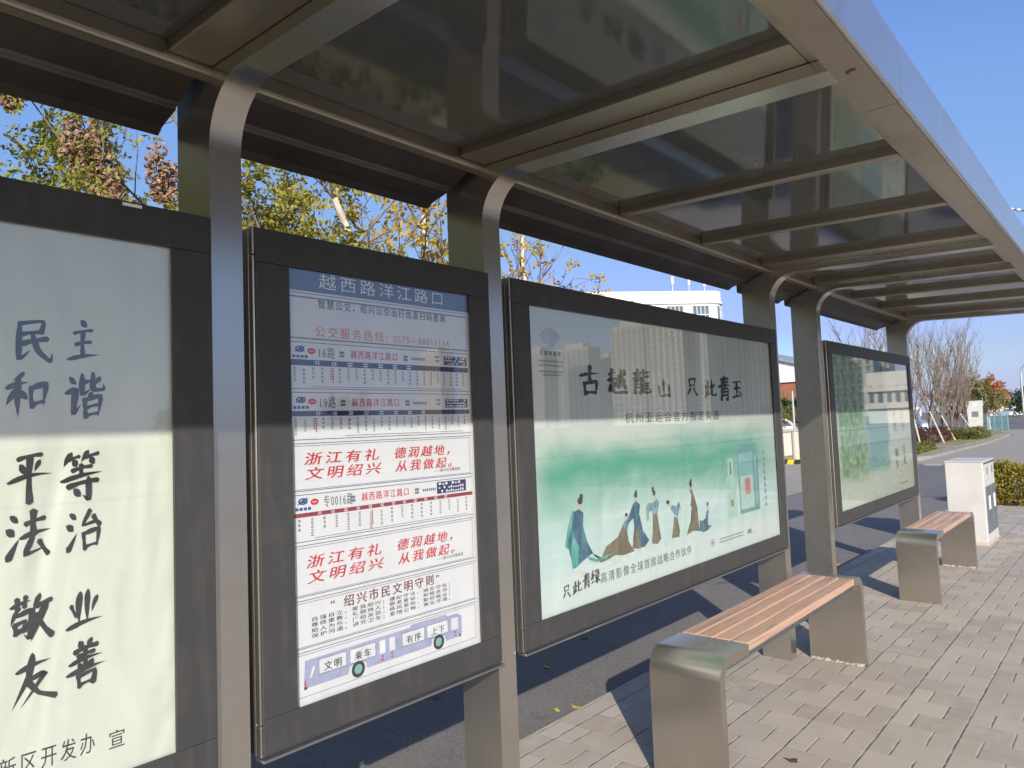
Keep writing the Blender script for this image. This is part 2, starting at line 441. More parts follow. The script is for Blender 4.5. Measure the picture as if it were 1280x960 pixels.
def leaf_mat(name, cols, trans=0.35, vs=9.0):
    m = NT(name)
    f = m.noise(vs, 4, 0.7)
    g = m.noise(vs * 9, 1)
    c = m.ramp(m.math('MULTIPLY_ADD', g, 0.5, m.math('MULTIPLY', f, 0.5)), [(0.30 + 0.4 * i / max(1, len(cols) - 1), k) for i, k in enumerate(cols)])
    m.col(c); m.rough(0.6)
    tl = m.t.nodes.new('ShaderNodeBsdfTranslucent'); m.t.links.new(c, tl.inputs['Color'])
    mx = m.t.nodes.new('ShaderNodeMixShader'); mx.inputs[0].default_value = trans
    m.t.links.new(m.b.outputs[0], mx.inputs[1]); m.t.links.new(tl.outputs[0], mx.inputs[2]); m.t.links.new(mx.outputs[0], m.out.inputs['Surface'])
    return m.mat
def bark_mat(name, a, b):
    m = NT(name)
    f = m.noise(1.0, 5, 0.7, m.scale(m.geo, (14, 14, 4)))
    m.col(m.ramp(f, [(0.35, a), (0.62, b)])); m.rough(0.85); m.bump(f, 0.5, 0.01)
    return m.mat
L_RAIN = leaf_mat('autumn_green_leaves', [(0.12, 0.15, 0.03), (0.26, 0.28, 0.04), (0.46, 0.38, 0.05)])
L_YELL = leaf_mat('yellow_green_leaves', [(0.10, 0.13, 0.02), (0.33, 0.31, 0.05), (0.60, 0.46, 0.07)])
L_SPAR = leaf_mat('sparse_yellow_leaves', [(0.20, 0.18, 0.03), (0.50, 0.36, 0.03), (0.50, 0.25, 0.04)])
L_DARK = leaf_mat('dark_green_leaves', [(0.03, 0.06, 0.02), (0.06, 0.10, 0.03)])
L_RED = leaf_mat('reddish_autumn_leaves', [(0.30, 0.19, 0.07), (0.48, 0.17, 0.08), (0.52, 0.28, 0.14)])
L_OLIVE = leaf_mat('olive_green_leaves', [(0.09, 0.11, 0.025), (0.22, 0.22, 0.05)])
L_HEDGE = leaf_mat('clipped_hedge_leaves', [(0.085, 0.085, 0.015), (0.24, 0.20, 0.028), (0.36, 0.30, 0.05)], 0.3, 5)
L_PURP = leaf_mat('purple_brown_shrub_leaves', [(0.06, 0.025, 0.02), (0.13, 0.06, 0.045)])
L_POD = leaf_mat('papery_brown_pods', [(0.10, 0.038, 0.022), (0.33, 0.19, 0.115), (0.78, 0.61, 0.45)], 0.2, 34)
B_GREY = bark_mat('grey_bark', (0.10, 0.085, 0.07), (0.21, 0.18, 0.15))
B_PALE = bark_mat('pale_bark', (0.34, 0.27, 0.20), (0.62, 0.56, 0.47))
B_TWIG = bark_mat('twig_bark', (0.13, 0.10, 0.08), (0.24, 0.19, 0.155))

M_WHITE = simple('white_painted_metal', (0.53, 0.525, 0.51), 0.45, 0, 0.10, 3)
M_SLATE = simple('slate_grey_door_paint', (0.115, 0.14, 0.155), 0.5, 0, 0.1, 6)
M_WALLW = simple('white_render', (0.66, 0.66, 0.65), 0.8, 0, 0.06, 0.6)
M_WIN = simple('window_glazing', (0.10, 0.13, 0.16), 0.12, 0, 0.3, 0.5)
M_FRAME = simple('white_window_frame', (0.6, 0.62, 0.63), 0.5)
M_BRICK = simple('red_brown_cladding', (0.26, 0.10, 0.06), 0.85, 0, 0.2, 1.2)
M_CREAM = simple('cream_render', (0.62, 0.58, 0.50), 0.85, 0, 0.08, 0.8)
M_TOWER = simple('tan_tower_render', (0.50, 0.45, 0.38), 0.8, 0, 0.06, 0.05)
M_TOWERW = simple('tower_dark_glazing', (0.10, 0.11, 0.12), 0.3, 0, 0.2, 0.3)
M_YEL = simple('safety_yellow', (0.70, 0.48, 0.03), 0.6)
M_BLK = simple('black_paint', (0.02, 0.02, 0.02), 0.6)
M_TEALP = simple('teal_paint', (0.10, 0.27, 0.29), 0.5)
M_DGREY = simple('dark_grey_metal', (0.10, 0.105, 0.11), 0.5, 0.3)
M_RUB = simple('black_rubber', (0.025, 0.025, 0.025), 0.8)
M_GALV = simple('galvanised_metal', (0.40, 0.42, 0.44), 0.45, 0.6)
M_CONC = simple('pale_concrete', (0.46, 0.42, 0.36), 0.85, 0, 0.15, 3)
M_MORTAR = simple('white_mortar', (0.33, 0.30, 0.26), 0.9, 0, 0.25, 30, 0.5)

# ------------------------------------------------------------------ setting
def sheet(name, x0, x1, y0, y1, z, m, z0=None):
    b = MB()
    if z0 is None: b.add([(x0, y0, z), (x1, y0, z), (x1, y1, z), (x0, y1, z)], [(0, 1, 2, 3)])
    else: b.box(x0, x1, y0, y1, z0, z)
    return struct(b.build(name, m))
KX = -2.205
sheet('ground', -1500, 1500, -1500, 1500, -0.10, M_GROUND)
sheet('cycle_lane', -5.0, KX - 0.002, -12, 60, -0.046, M_ASPH)
sheet('side_road', -60, 7.2, 13.9, 22.6, -0.042, M_ASPHD)
sheet('side_road_apron', -60, -4.75, 13.9, 22.6, -0.037, M_TAN)
sheet('main_road', 7.2, 17.0, -80, 160, -0.050, M_TAN)  # unseen road, coloured pale to bounce sunlight onto the shaded posters
sheet('platform_paving', KX, 7.0, -14, 13.6, 0.0, M_PAVE, -0.09)
def poly_sheet(name, pts, z, m, z0):
    b = MB(); b.prism(pts, 'z', z0, z); return struct(b.build(name, m))
# verge beyond the side road with a rounded kerb corner, kerb stones, then the strip left of the lane
def corner(cx, cy, r, a0, a1, n=10):
    return [(cx + r * math.cos(R(a0 + (a1 - a0) * k / n)), cy + r * math.sin(R(a0 + (a1 - a0) * k / n))) for k in range(n + 1)]
kout = [(-60, 23.0)] + corner(-7.4, 25.4, 2.4, -90, 0) + [(-5.0, 36), (-5.6, 48), (-8.5, 60), (-20, 90), (-60, 90)]
kin = [(-60, 24.0)] + corner(-7.75, 26.2, 2.2, -90, 0) + [(-5.3, 36), (-5.85, 48), (-8.75, 60), (-20.3, 89), (-60, 89)]
poly_sheet('verge_kerb', kout, 0.05, M_KERB, -0.09)
poly_sheet('verge', kin, 0.08, M_VERGE, 0.0)
poly_sheet('verge_path', [(-30, 31.0), (-5.4, 30.2), (-5.4, 31.6), (-30, 32.6)], 0.086, M_TAN, 0.07)
poly_sheet('far_lane', [(-5.0, 22.61), (3.1, 22.61), (3.1, 60), (-8.4, 60), (-5.5, 48), (-4.95, 36)], -0.040, M_TAN, -0.08)
sheet('far_road', -40, 3.0, 60, 130, -0.044, M_ASPHD)
near_k = [(-5.0, -12), (-5.0, 8.6)] + corner(-7.0, 8.6, 2.0, 0, 90) + [(-9.0, 10.6), (-9.0, -12)]
poly_sheet('near_verge', near_k, 0.03, M_VERGE, -0.09)
sheet('gravel_apron', -8.9, -5.0, 10.9, 13.9, -0.041, M_TAN)
sheet('far_pavement', 17.0, 24.0, -80, 160, 0.02, M_TAN, -0.09)
# road markings
b = MB()
for k in range(7): b.box(-4.6 + k * 0.85, -4.2 + k * 0.85, 22.0, 22.5, -0.042, -0.037)
struct(b.build('crossing_line', M_CONC))

# ------------------------------------------------------------------ bus shelter
PF, PB = -1.62, -1.788          # post front and back
def zr(x): return 2.24 - 0.0375 * (x + 1.40) / 0.9
SH = thing('bus_shelter', 'long stainless steel bus shelter with curved posts and a dark tinted glass roof', 'bus shelter', (-1.68, 3.0, 0))
def post_mesh(y0, y1):
    r = 0.15
    prof = [(PB, 0.0), (PF, 0.0)]
    zc = zr(PF + r) - r
    for k in range(33):
        a = math.pi - (math.pi / 2) * k / 32
        prof.append((PF + r + r * math.cos(a), zc + r * math.sin(a)))
    prof += [(-0.492, zr(-0.492)), (-0.492, zr(-0.492) + 0.031), (-1.60, zr(-1.60) + 0.031), (-1.60, 2.36), (PB, 2.36)]
    b = MB()
    n = len(prof)
    vs = [(p[0], y0, p[1]) for p in prof] + [(p[0], y1, p[1]) for p in prof]
    b.add(vs, [(i, (i + 1) % n, n + (i + 1) % n, n + i) for i in range(n)])
    # caps split into quads/strips: post leg polygon and arm polygon
    i_in = list(range(1, n - 4))       # inner contour from base to arm end
    b.add(vs, [tuple(range(n)), tuple(range(n, 2 * n))[::-1]])
    return b
POSTS = [(-1.62, -1.54), (0.789, 0.869), (1.726, 1.810), (4.188, 4.269), (4.990, 5.068), (7.452, 7.532)]
for y0, y1 in POSTS:
    p = post_mesh(y0, y1).build('post', M_STEEL, SH, bevel=0.006, seg=3)
GZ = 2.302
def gz(x): return zr(x) + 0.062
# roof panes (bays)
BAYS = [(-1.535, -0.845), (-0.805, -0.105), (-0.06, 0.685), (0.872, 1.612), (1.813, 2.552), (2.597, 3.297), (3.342, 4.042), (4.272, 4.915), (5.071, 5.790), (5.835, 6.545), (6.590, 7.345)]
for y0, y1 in BAYS:
    b = MB()
    x0, x1 = -1.60, -0.542
    b.add([(x0, y0, gz(x0)), (x1, y0, gz(x1)), (x1, y1, gz(x1)), (x0, y1, gz(x0)), (x0, y0, gz(x0) + 0.012), (x1, y0, gz(x1) + 0.012), (x1, y1, gz(x1) + 0.012), (x0, y1, gz(x0) + 0.012)],
          [(0, 3, 2, 1), (4, 5, 6, 7), (0, 1, 5, 4), (1, 2, 6, 5), (2, 3, 7, 6), (3, 0, 4, 7)])
    # the seal lies against the frame: pane reaches 4 mm into it
    b.build('roof_pane', M_ROOFGLASS, SH)
def slope_bar(b, x0, x1, y0, y1, dz0, dz1):
    b.add([(x0, y0, zr(x0) + dz0), (x1, y0, zr(x1) + dz0), (x1, y1, zr(x1) + dz0), (x0, y1, zr(x0) + dz0),
           (x0, y0, zr(x0) + dz1), (x1, y0, zr(x1) + dz1), (x1, y1, zr(x1) + dz1), (x0, y1, zr(x0) + dz1)],
          [(0, 3, 2, 1), (4, 5, 6, 7), (0, 1, 5, 4), (1, 2, 6, 5), (2, 3, 7, 6), (3, 0, 4, 7)])
# ribs between bays
ends = [b_[1] for b_ in BAYS]
for i, (y0, y1) in enumerate(BAYS[:-1]):
    a, c = y1, BAYS[i + 1][0]
    if c - a < 0.06:
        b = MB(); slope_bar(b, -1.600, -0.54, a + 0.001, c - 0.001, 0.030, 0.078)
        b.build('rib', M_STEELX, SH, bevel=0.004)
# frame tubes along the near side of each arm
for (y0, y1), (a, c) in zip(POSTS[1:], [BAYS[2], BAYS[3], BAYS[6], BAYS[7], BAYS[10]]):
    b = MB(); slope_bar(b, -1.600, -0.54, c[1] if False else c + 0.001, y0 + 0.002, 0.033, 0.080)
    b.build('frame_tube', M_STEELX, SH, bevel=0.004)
# long frame tubes at back and front, roof deck above
b = MB(); b.box(-1.652, -1.602, -1.60, 7.50, 2.262, 2.33); b.build('back_tube', M_STEELX, SH, bevel=0.012, seg=3)
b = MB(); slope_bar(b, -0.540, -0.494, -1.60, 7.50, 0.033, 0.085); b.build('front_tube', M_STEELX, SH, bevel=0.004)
b = MB()
seams = [-1.66, 0.33, 2.02, 3.30, 4.60, 6.10, 7.56]
for y0, y1 in zip(seams[:-1], seams[1:]):
    pr = [(-0.4915, 2.202), (-0.416, 2.199), (-0.411, 2.204), (-0.409, 2.30), (-0.411, 2.360), (-0.417, 2.366), (-0.4915, 2.366)]
    b.prism(pr, 'y', y0 + 0.0016, y1 - 0.0016)
fo = b.build('fascia', M_FASCIA, SH)
b = MB()
for y0, y1 in zip(seams[:-1], seams[1:]):
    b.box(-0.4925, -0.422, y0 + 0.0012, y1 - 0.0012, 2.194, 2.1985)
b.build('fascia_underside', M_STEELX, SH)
b = MB(); b.disc((-.452, 1.745, 2.1932), (1, 0, 0), (0, -1, 0), .010, .007, 9); b.disc((-.463, 1.752, 2.1930), (1, 0, 0), (0, -1, 0), .004, .009, 7); b.build('rust_spot', simple('rust_stain', (0.12, 0.075, 0.05), 0.8, 0, 0.3, 60), SH)
b = MB()
b.add([(-1.86, -1.64, 2.385), (-0.43, -1.64, 2.368), (-0.43, 7.545, 2.368), (-1.86, 7.545, 2.385), (-1.86, -1.64, 2.375), (-0.43, -1.64, 2.358), (-0.43, 7.545, 2.358), (-1.86, 7.545, 2.375)],
      [(0, 1, 2, 3), (7, 6, 5, 4), (0, 4, 5, 1), (1, 5, 6, 2), (2, 6, 7, 3), (3, 7, 4, 0)])
b.build('roof_deck', M_DGREY, SH)
# end closures of the roof box
b = MB(); b.box(-1.60, -0.4925, 7.5325, 7.552, 2.262, 2.357); b.build('end_fascia', M_FASCIA, SH, bevel=0.003)
# eave sheets between the posts
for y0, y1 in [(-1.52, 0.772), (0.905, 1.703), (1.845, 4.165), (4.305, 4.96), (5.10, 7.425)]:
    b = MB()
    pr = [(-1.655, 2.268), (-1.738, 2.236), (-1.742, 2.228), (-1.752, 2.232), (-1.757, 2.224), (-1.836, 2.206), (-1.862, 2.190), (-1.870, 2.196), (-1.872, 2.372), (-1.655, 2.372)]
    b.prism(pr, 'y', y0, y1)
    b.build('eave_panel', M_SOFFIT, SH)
    for yy in (y0 + 0.03, y1 - 0.03):
        b = MB(); b.disc((-1.70, yy, 2.248), (0, 1, 0), (0.93, 0, 0.36), 0.006, 0.006, 10); 

# ------------------------------------------------------------------ text and brush tools
_tc = {}
def glyphs(s, bold=0.0, shear=0.0):
    k = (s, bold, shear)
    if k in _tc: return _tc[k]
    c = bpy.data.curves.new('txt', 'FONT'); c.body = s; c.size = 1.0; c.offset = bold; c.resolution_u = 2; c.shear = shear
    c.fill_mode = 'FRONT' if hasattr(c, 'fill_mode') else c.fill_mode
    o = bpy.data.objects.new('txt', c); COL.objects.link(o)
    dg = bpy.context.evaluated_depsgraph_get()
    me = bpy.data.meshes.new_from_object(o.evaluated_get(dg))
    vs = [(v.co.x, v.co.y) for v in me.vertices]; fs = [tuple(p.vertices) for p in me.polygons]
    bpy.data.objects.remove(o); bpy.data.curves.remove(c); bpy.data.meshes.remove(me)
    _tc[k] = (vs, fs)
    return vs, fs
class Board:
    """drawing surface: y to the right, z up, facing +X, at X = x0 + layer*step"""
    def __init__(s, x0=-1.6150, step=0.0005): s.x0 = x0; s.step = step
    def X(s, L): return s.x0 + L * s.step
    def text(s, mb, t, y0, y1, zc, h, L=1, bold=0.0, shear=0.0, cw=0.86):
        """string t between y0..y1, one cell per glyph, glyph box height h centred at zc; bold = doubled strike"""
        wd = [0.55 if ord(c) < 128 else 1.0 for c in t]
        unit = (y1 - y0) / (sum(wd) - (1 - cw))
        q = h / 0.92; y = y0; hv = bold * h * 0.9
        for c, w in zip(t, wd):
            vs, fs = glyphs(c)
            if vs:
                k = unit * cw if w == 1.0 else unit * w * 1.7
                for n_, dx in enumerate((-hv, 0.0, hv) if bold else (0.0,)):
                    mb.add([(s.X(L) + n_ * 0.00013, y + v[0] * k + dx + shear * (v[1] - 0.385) * q, zc + (v[1] - 0.385) * q + dx * 0.35) for v in vs], fs)
            y += unit * w
    def rect(s, mb, y0, y1, z0, z1, L=1):
        x = s.X(L); mb.add([(x, y0, z0), (x, y1, z0), (x, y1, z1), (x, y0, z1)], [(0, 1, 2, 3)])
    def frame(s, mb, y0, y1, z0, z1, t, L=1):
        s.rect(mb, y0, y1, z1 - t, z1, L); s.rect(mb, y0, y1, z0, z0 + t, L); s.rect(mb, y0, y0 + t, z0 + t, z1 - t, L); s.rect(mb, y1 - t, y1, z0 + t, z1 - t, L)
    def poly(s, mb, pts, L=1, o=(0, 0), k=1.0, ky=None):
        ky = ky or k
        mb.add([(s.X(L), o[0] + p[0] * k, o[1] + p[1] * ky) for p in pts], [tuple(range(len(pts)))])
    def ell(s, mb, y, z, ry, rz, L=1, n=16, rot=0.0):
        cr, sr = math.cos(rot), math.sin(rot)
        pts = []
        for i in range(n):
            a = 2 * math.pi * i / n; p, q = ry * math.cos(a), rz * math.sin(a)
            pts.append((y + p * cr - q * sr, z + p * sr + q * cr))
        s.poly(mb, pts, L)
    def ring(s, mb, y, z, r0, r1, L=1, n=22, sq=1.0):
        vs = []
        for i in range(n):
            a = 2 * math.pi * i / n
            vs += [(s.X(L), y + r0 * math.cos(a), z + r0 * sq * math.sin(a)), (s.X(L), y + r1 * math.cos(a), z + r1 * sq * math.sin(a))]
        mb.add(vs, [(2 * i, 2 * i + 1, (2 * i + 3) % (2 * n), (2 * i + 2) % (2 * n)) for i in range(n)])
    def brush(s, mb, ch, yc, zc, h, L=1, w=1.0, tilt=0.0, rnd=None, wid=1.0):
        rnd = rnd or random.Random(hash(ch) & 255)
        for si, st in enumerate(BR[ch]):
            pts = [((p[0] - 50) / 100.0, (50 - p[1]) / 100.0) for p in st]
            ext = [(2 * pts[0][0] - pts[1][0], 2 * pts[0][1] - pts[1][1])] + pts + [(2 * pts[-1][0] - pts[-2][0], 2 * pts[-1][1] - pts[-2][1])]
            P = []
            ns = 6 if len(pts) > 2 else 8
            for i in range(1, len(ext) - 2):
                p0, p1, p2, p3 = ext[i - 1:i + 3]
                for j in range(ns):
                    t = j / ns
                    q = []
                    for c in (0, 1):
                        cr = 0.5 * (2 * p1[c] + (p2[c] - p0[c]) * t + (2 * p0[c] - 5 * p1[c] + 4 * p2[c] - p3[c]) * t * t + (3 * p1[c] - p0[c] - 3 * p2[c] + p3[c]) * t ** 3)
                        ln = p1[c] * (1 - t) + p2[c] * t
                        q.append(0.35 * cr + 0.65 * ln)
                    P.append(tuple(q))
            P.append(pts[-1])
            if len(pts) == 2:   # slight bow
                dx, dy = pts[1][0] - pts[0][0], pts[1][1] - pts[0][1]
                bow = rnd.uniform(0.02, 0.06) * (1 if abs(dx) > abs(dy) else -1)
                P = [(x - dy * bow * math.sin(math.pi * i / (len(P) - 1)), y + dx * bow * math.sin(math.pi * i / (len(P) - 1))) for i, (x, y) in enumerate(P)]
            ln = sum(math.dist(P[i], P[i + 1]) for i in range(len(P) - 1))
            d0 = (pts[-1][0] - pts[-2][0], pts[-1][1] - pts[-2][1])
            taper = (d0[1] < -0.12 and d0[0] < -0.05) or (d0[1] > 0.08) or (ln > 0.5 and d0[1] < -0.4 and rnd.random() < 0.6)
            W0 = (0.050 + 0.020 * min(1, ln / 0.6)) * w * rnd.uniform(0.85, 1.2)
            n = len(P); vs = []
            acc = 0
            for i, p in enumerate(P):
                t = i / (n - 1)
                a = P[max(0, i - 1)]; c = P[min(n - 1, i + 1)]
                dx, dy = c[0] - a[0], c[1] - a[1]; l = math.hypot(dx, dy) or 1
                nx, ny = -dy / l, dx / l
                if taper: pr = (0.55 + 0.6 * math.sin(min(1, t * 4) * math.pi / 2)) * (1 - t ** 2.2) + 0.06
                else: pr = 0.72 + 0.38 * abs(math.cos(math.pi * t)) ** 2
                if ln < 0.2: pr = 0.5 + 0.9 * math.sin(math.pi * (0.12 + 0.8 * t))
                e = W0 * 0.5 * pr * rnd.uniform(0.93, 1.07)
                ee = W0 * 0.5 * pr * rnd.uniform(0.93, 1.07)
                # brush held at a slant: verticals heavier than horizontals
                kk = 0.82 + 0.5 * abs(dy) / l
                vs += [(p[0] + nx * e * kk, p[1] + ny * e * kk), (p[0] - nx * ee * kk, p[1] - ny * ee * kk)]
            dx, dy = P[0][0] - P[1][0], P[0][1] - P[1][1]; l = math.hypot(dx, dy) or 1
            head = (P[0][0] + dx / l * W0 * 0.3 - 0.01, P[0][1] + dy / l * W0 * 0.3 + 0.012)
            dx, dy = P[-1][0] - P[-2][0], P[-1][1] - P[-2][1]; l = math.hypot(dx, dy) or 1
            tail = (P[-1][0] + dx / l * W0 * 0.35, P[-1][1] + dy / l * W0 * 0.35)
            vs += [head, tail]
            fs = [(2 * i, 2 * i + 1, 2 * i + 3, 2 * i + 2) for i in range(n - 1)] + [(0, 2 * n, 1), (2 * n - 1, 2 * n + 1, 2 * n - 2)]
            mb.add([(s.X(L) + 0.00012 * si, yc + x * h * wid, zc + (y + tilt * x) * h) for x, y in vs], fs)

BR = {}
def _br(ch, txt):
    BR[ch] = [[tuple(float(c) for c in p.split(',')) for p in st.split()] for st in txt.split('/')]
_br('民', '22,18 75,14 70,38/26,40 70,36/24,18 22,88 46,72/30,58 84,50/50,38 62,72 90,96 94,78')
_br('主', '46,2 58,14/26,30 74,24/30,56 70,51/10,90 92,82/50,26 49,86')
_br('和', '42,6 18,20/4,36 52,26/30,14 29,94/28,40 4,70/34,44 48,58/58,36 61,78/58,38 90,31 84,74/62,72 86,67')
_br('谐', '14,10 26,22/4,42 26,36 21,86 38,68/42,24 60,18/42,4 42,46 62,36/86,12 68,26/68,2 68,36 94,38 93,26/66,44 58,56/48,56 51,96/48,58 86,52 80,94/52,75 80,70/52,91 80,88')
_br('平', '24,12 76,6/30,24 40,40/72,18 60,38/4,56 96,46/50,10 49,100')
_br('等', '28,2 10,26/22,14 46,9/32,16 39,27/66,0 50,20/60,12 90,6/72,14 79,25/28,37 74,31/50,26 50,50/4,56 96,45/18,69 88,61/66,54 66,98 52,88/34,76 45,88')
_br('法', '14,8 27,20/6,34 19,45/6,92 14,80 30,54/44,27 86,19/62,2 62,50/34,53 98,43/62,50 44,86 86,77/74,63 94,92')
_br('治', '14,8 27,20/6,34 19,45/6,92 14,80 30,54/66,4 46,37 84,31/74,18 92,42/48,55 52,94/48,57 88,50 82,90/52,88 84,84')
_br('敬', '6,20 50,12/20,4 22,28/39,2 36,24/20,28 6,54/18,39 52,33 47,88 35,79/15,54 18,76/15,56 38,51 34,72/18,72 35,68/70,4 55,38/62,27 96,19/86,22 50,94/62,43 98,94')
_br('业', '39,8 36,80/60,6 58,80/14,34 29,62/86,24 70,58/2,88 98,77')
_br('友', '12,30 86,19/46,2 38,42 4,96/38,50 74,43 22,98/38,56 60,80 98,96')
_br('善', '35,0 43,11/66,-2 56,11/22,20 80,13/30,30 72,26/50,12 50,52/10,44 90,36/33,47 41,56/68,45 58,56/4,65 96,56/31,70 35,96/31,72 72,67 67,94/36,91 67,88')
_br('古', '8,36 94,26/53,2 50,56/27,57 30,98/27,60 78,54 72,98/30,92 74,91')
_br('越', '8,25 45,17/27,4 26,52/2,48 52,38/31,53 31,86/32,66 47,61/20,60 4,94/14,80 42,93 99,90/54,29 95,22/58,28 55,72 67,62/70,6 79,54 93,78 95,62/89,43 72,72/84,6 93,16')
_br('龍', '27,0 31,12/4,20 47,14/15,23 20,34/37,21 32,34/2,40 52,35/12,47 9,98/12,49 43,45 40,98 33,92/14,62 40,59/14,76 40,73/58,16 90,10/60,2 59,30 90,26/59,38 57,90 95,92 97,74/66,58 88,55/66,69 87,67/66,80 87,78')
_br('山', '50,14 49,82/18,42 20,86 84,80/84,38 84,88')
_br('只', '29,16 33,52/29,18 72,12 66,50/33,47 67,44/38,60 12,96/60,60 86,94')
_br('此', '34,12 33,80/15,36 16,82/36,47 54,41/2,92 54,76/84,26 62,46/62,6 62,80 96,80 95,60')
_br('青', '24,13 78,7/28,27 74,22/50,-2 49,40/6,44 94,35/30,52 25,100/30,54 72,49 69,99 58,92/32,67 69,63/32,81 69,77')
_br('玉', '20,15 80,9/26,45 74,40/6,90 96,82/50,12 49,86/66,57 82,73')
_br('绿', '29,2 10,33 36,28/36,26 6,62 37,52/6,90 38,74/50,11 86,5 81,41/52,25 82,20/40,43 96,36/66,40 66,98 55,88/47,54 57,63/43,88 61,68/90,50 72,63/72,64 97,90')

# ------------------------------------------------------------------ display panels
def panel(y0, y1, label, paper_mat, has_case=True):
    z0, z1 = 0.652, 1.92
    root = thing('display_panel', label, 'display panel', (-1.66, (y0 + y1) / 2, z0))
    t = 0.096; m = 0.004
    b = MB(); b.box(-1.705, -1.630, y0, y1, z0 - 0.004, z1)
    b.box(-1.6299, -1.6075, y0, y1, z1 - 0.07, z1); b.box(-1.6299, -1.6075, y0, y1, z0 - 0.004, z0 + 0.07)
    b.box(-1.6299, -1.6077, y0, y0 + 0.08, z0 + 0.0705, z1 - 0.0705); b.box(-1.6299, -1.6077, y1 - 0.08, y1, z0 + 0.0705, z1 - 0.0705)
    b.build('casing', M_CASE, root, bevel=0.003)
    b = MB()
    b.box(-1.607, -1.600, y0 + m, y1 - m, z1 - 0.088, z1 - 0.003)
    b.box(-1.607, -1.6006, y0 + m, y1 - m, z0 + 0.003, z0 + 0.084)
    b.box(-1.607, -1.6003, y0 + m, y0 + t, z0 + 0.0845, z1 - 0.0885)
    b.box(-1.607, -1.6003, y1 - t, y1 - m, z0 + 0.0845, z1 - 0.0885)
    b.build('door_frame', M_DOOR, root, bevel=0.002)
    b = MB(); b.box(-1.632, -1.593, y0 - 0.002, y1 + 0.002, z0 - 0.012, z0 - 0.0045); b.build('bottom_lip', M_CASE, root, bevel=0.002)
    b = MB(); b.box(-1.6295, -1.6150, y0 + 0.083, y1 - 0.083, z0 + 0.073, z1 - 0.073); ps = b.build('poster', paper_mat, root)
    b = MB(); b.box(-1.6115, -1.6080, y0 + 0.083, y1 - 0.083, z0 + 0.073, z1 - 0.073); b.build('glass_pane', M_GLASS, root)
    return root, ps
BD = Board()

# --- panel 1 : calligraphy
r1, p1 = panel(-1.53, 0.786, 'cream poster panel with large black brush characters in a dark frame, nearest the camera', M_PAPER1)
b = MB()
CH = [('民', .427, 1.609, .098), ('主', .517, 1.610, .088), ('和', .420, 1.502, .095), ('谐', .521, 1.499, .096), ('平', .424, 1.341, .096), ('等', .513, 1.337, .098),
      ('法', .421, 1.231, .096), ('治', .518, 1.228, .086), ('敬', .426, 1.074, .092), ('业', .518, 1.072, .082), ('友', .432, .961, .094), ('善', .520, .965, .090)]
for c, y, z, h in CH: BD.brush(b, c, y, z, h, 1, 1.55, 0.06, None, 0.80)
b.build('brush_lettering', K_BLACK, p1)
b = MB(); BD.text(b, '新区开发办', .375, .537, .810, .040, 1); BD.text(b, '宣', .560, .594, .801, .036, 1)
b.build('footer_lettering', K_BLACK, p1)

b = MB(); b.add([(-1.5994, .588, 1.906), (-1.5994, .628, 1.906), (-1.5994, .628, 1.913), (-1.5994, .588, 1.913)], [(0, 1, 2, 3)]); b.build('maker_plate', K_WHITE, r1)
# --- panel 2 : timetable
r2, p2 = panel(0.888, 1.728, 'narrow bus timetable panel of white sheets with red slogans and a printed bus', M_PAPER2)
b = MB(); BD.rect(b, .976, 1.640, 1.777, 1.846, 1); b.build('header_band', K_HEAD, p2)
b = MB(); BD.text(b, '越西路洋江路口', 1.078, 1.532, 1.809, .042, 2, 0.0); b.build('stop_name_lettering', K_WHITE, p2)
b = MB()
def dbl(z, y0=.979, y1=1.630): BD.rect(b, y0, y1, z - .0008, z + .0008, 1); BD.rect(b, y0, y1, z - .0105, z - .0089, 1)
dbl(1.771)
BD.frame(b, .984, 1.626, 1.6535, 1.760, .0012, 1)
dbl(1.652)
for z in (1.522, 1.391, 1.261, 1.1335, .9975, .8705): dbl(z)
BD.frame(b, .986, 1.622, 1.264, 1.376, .0011, 1); BD.frame(b, .986, 1.622, 1.0005, 1.118, .0011, 1); BD.frame(b, .986, 1.622, .8735, .982, .0011, 1); BD.frame(b, .986, 1.622, .752, .855, .0011, 1)
for z, ya in ((1.527, 1.05), (1.397, 1.15), (1.139, 1.05)): BD.rect(b, ya, 1.60, z, z + .0012, 1)
b.build('ruled_lines', K_NAVY, p2)
b = MB()
BD.text(b, '智慧公交，绍兴公交出行信息扫码查询', 1.075, 1.534, 1.7475, .0235, 1, .012)
RULES = ['自强自立，爱我绍兴；遵纪守法，诚实守信；', '尊师重教，礼貌待人；敬老爱幼，和睦亲邻；', '助人为乐，广结友信；移风易俗，勤俭敬业；', '保护河道，讲究卫生；爱惜公物，美化环境。']
for i, s_ in enumerate(RULES): BD.text(b, s_, 1.034, 1.53, .9365 - .0137 * i, .0108, 1, .012)
b.build('notice_lettering', K_BLACK, p2)
b = MB(); BD.text(b, '“绍兴市民文明守则”', 1.092, 1.495, .962, .030, 1, .022); b.build('rules_title_lettering', K_MAROON, p2)
b = MB(); BD.text(b, '公交服务热线', 1.064, 1.292, 1.6735, .030, 1, .012); b.build('hotline_lettering', K_ORANGE, p2)
b = MB(); BD.text(b, '：0575—88011114', 1.296, 1.546, 1.6715, .026, 1, .002); b.build('hotline_number', K_PINK, p2)
rnd = random.Random(5)
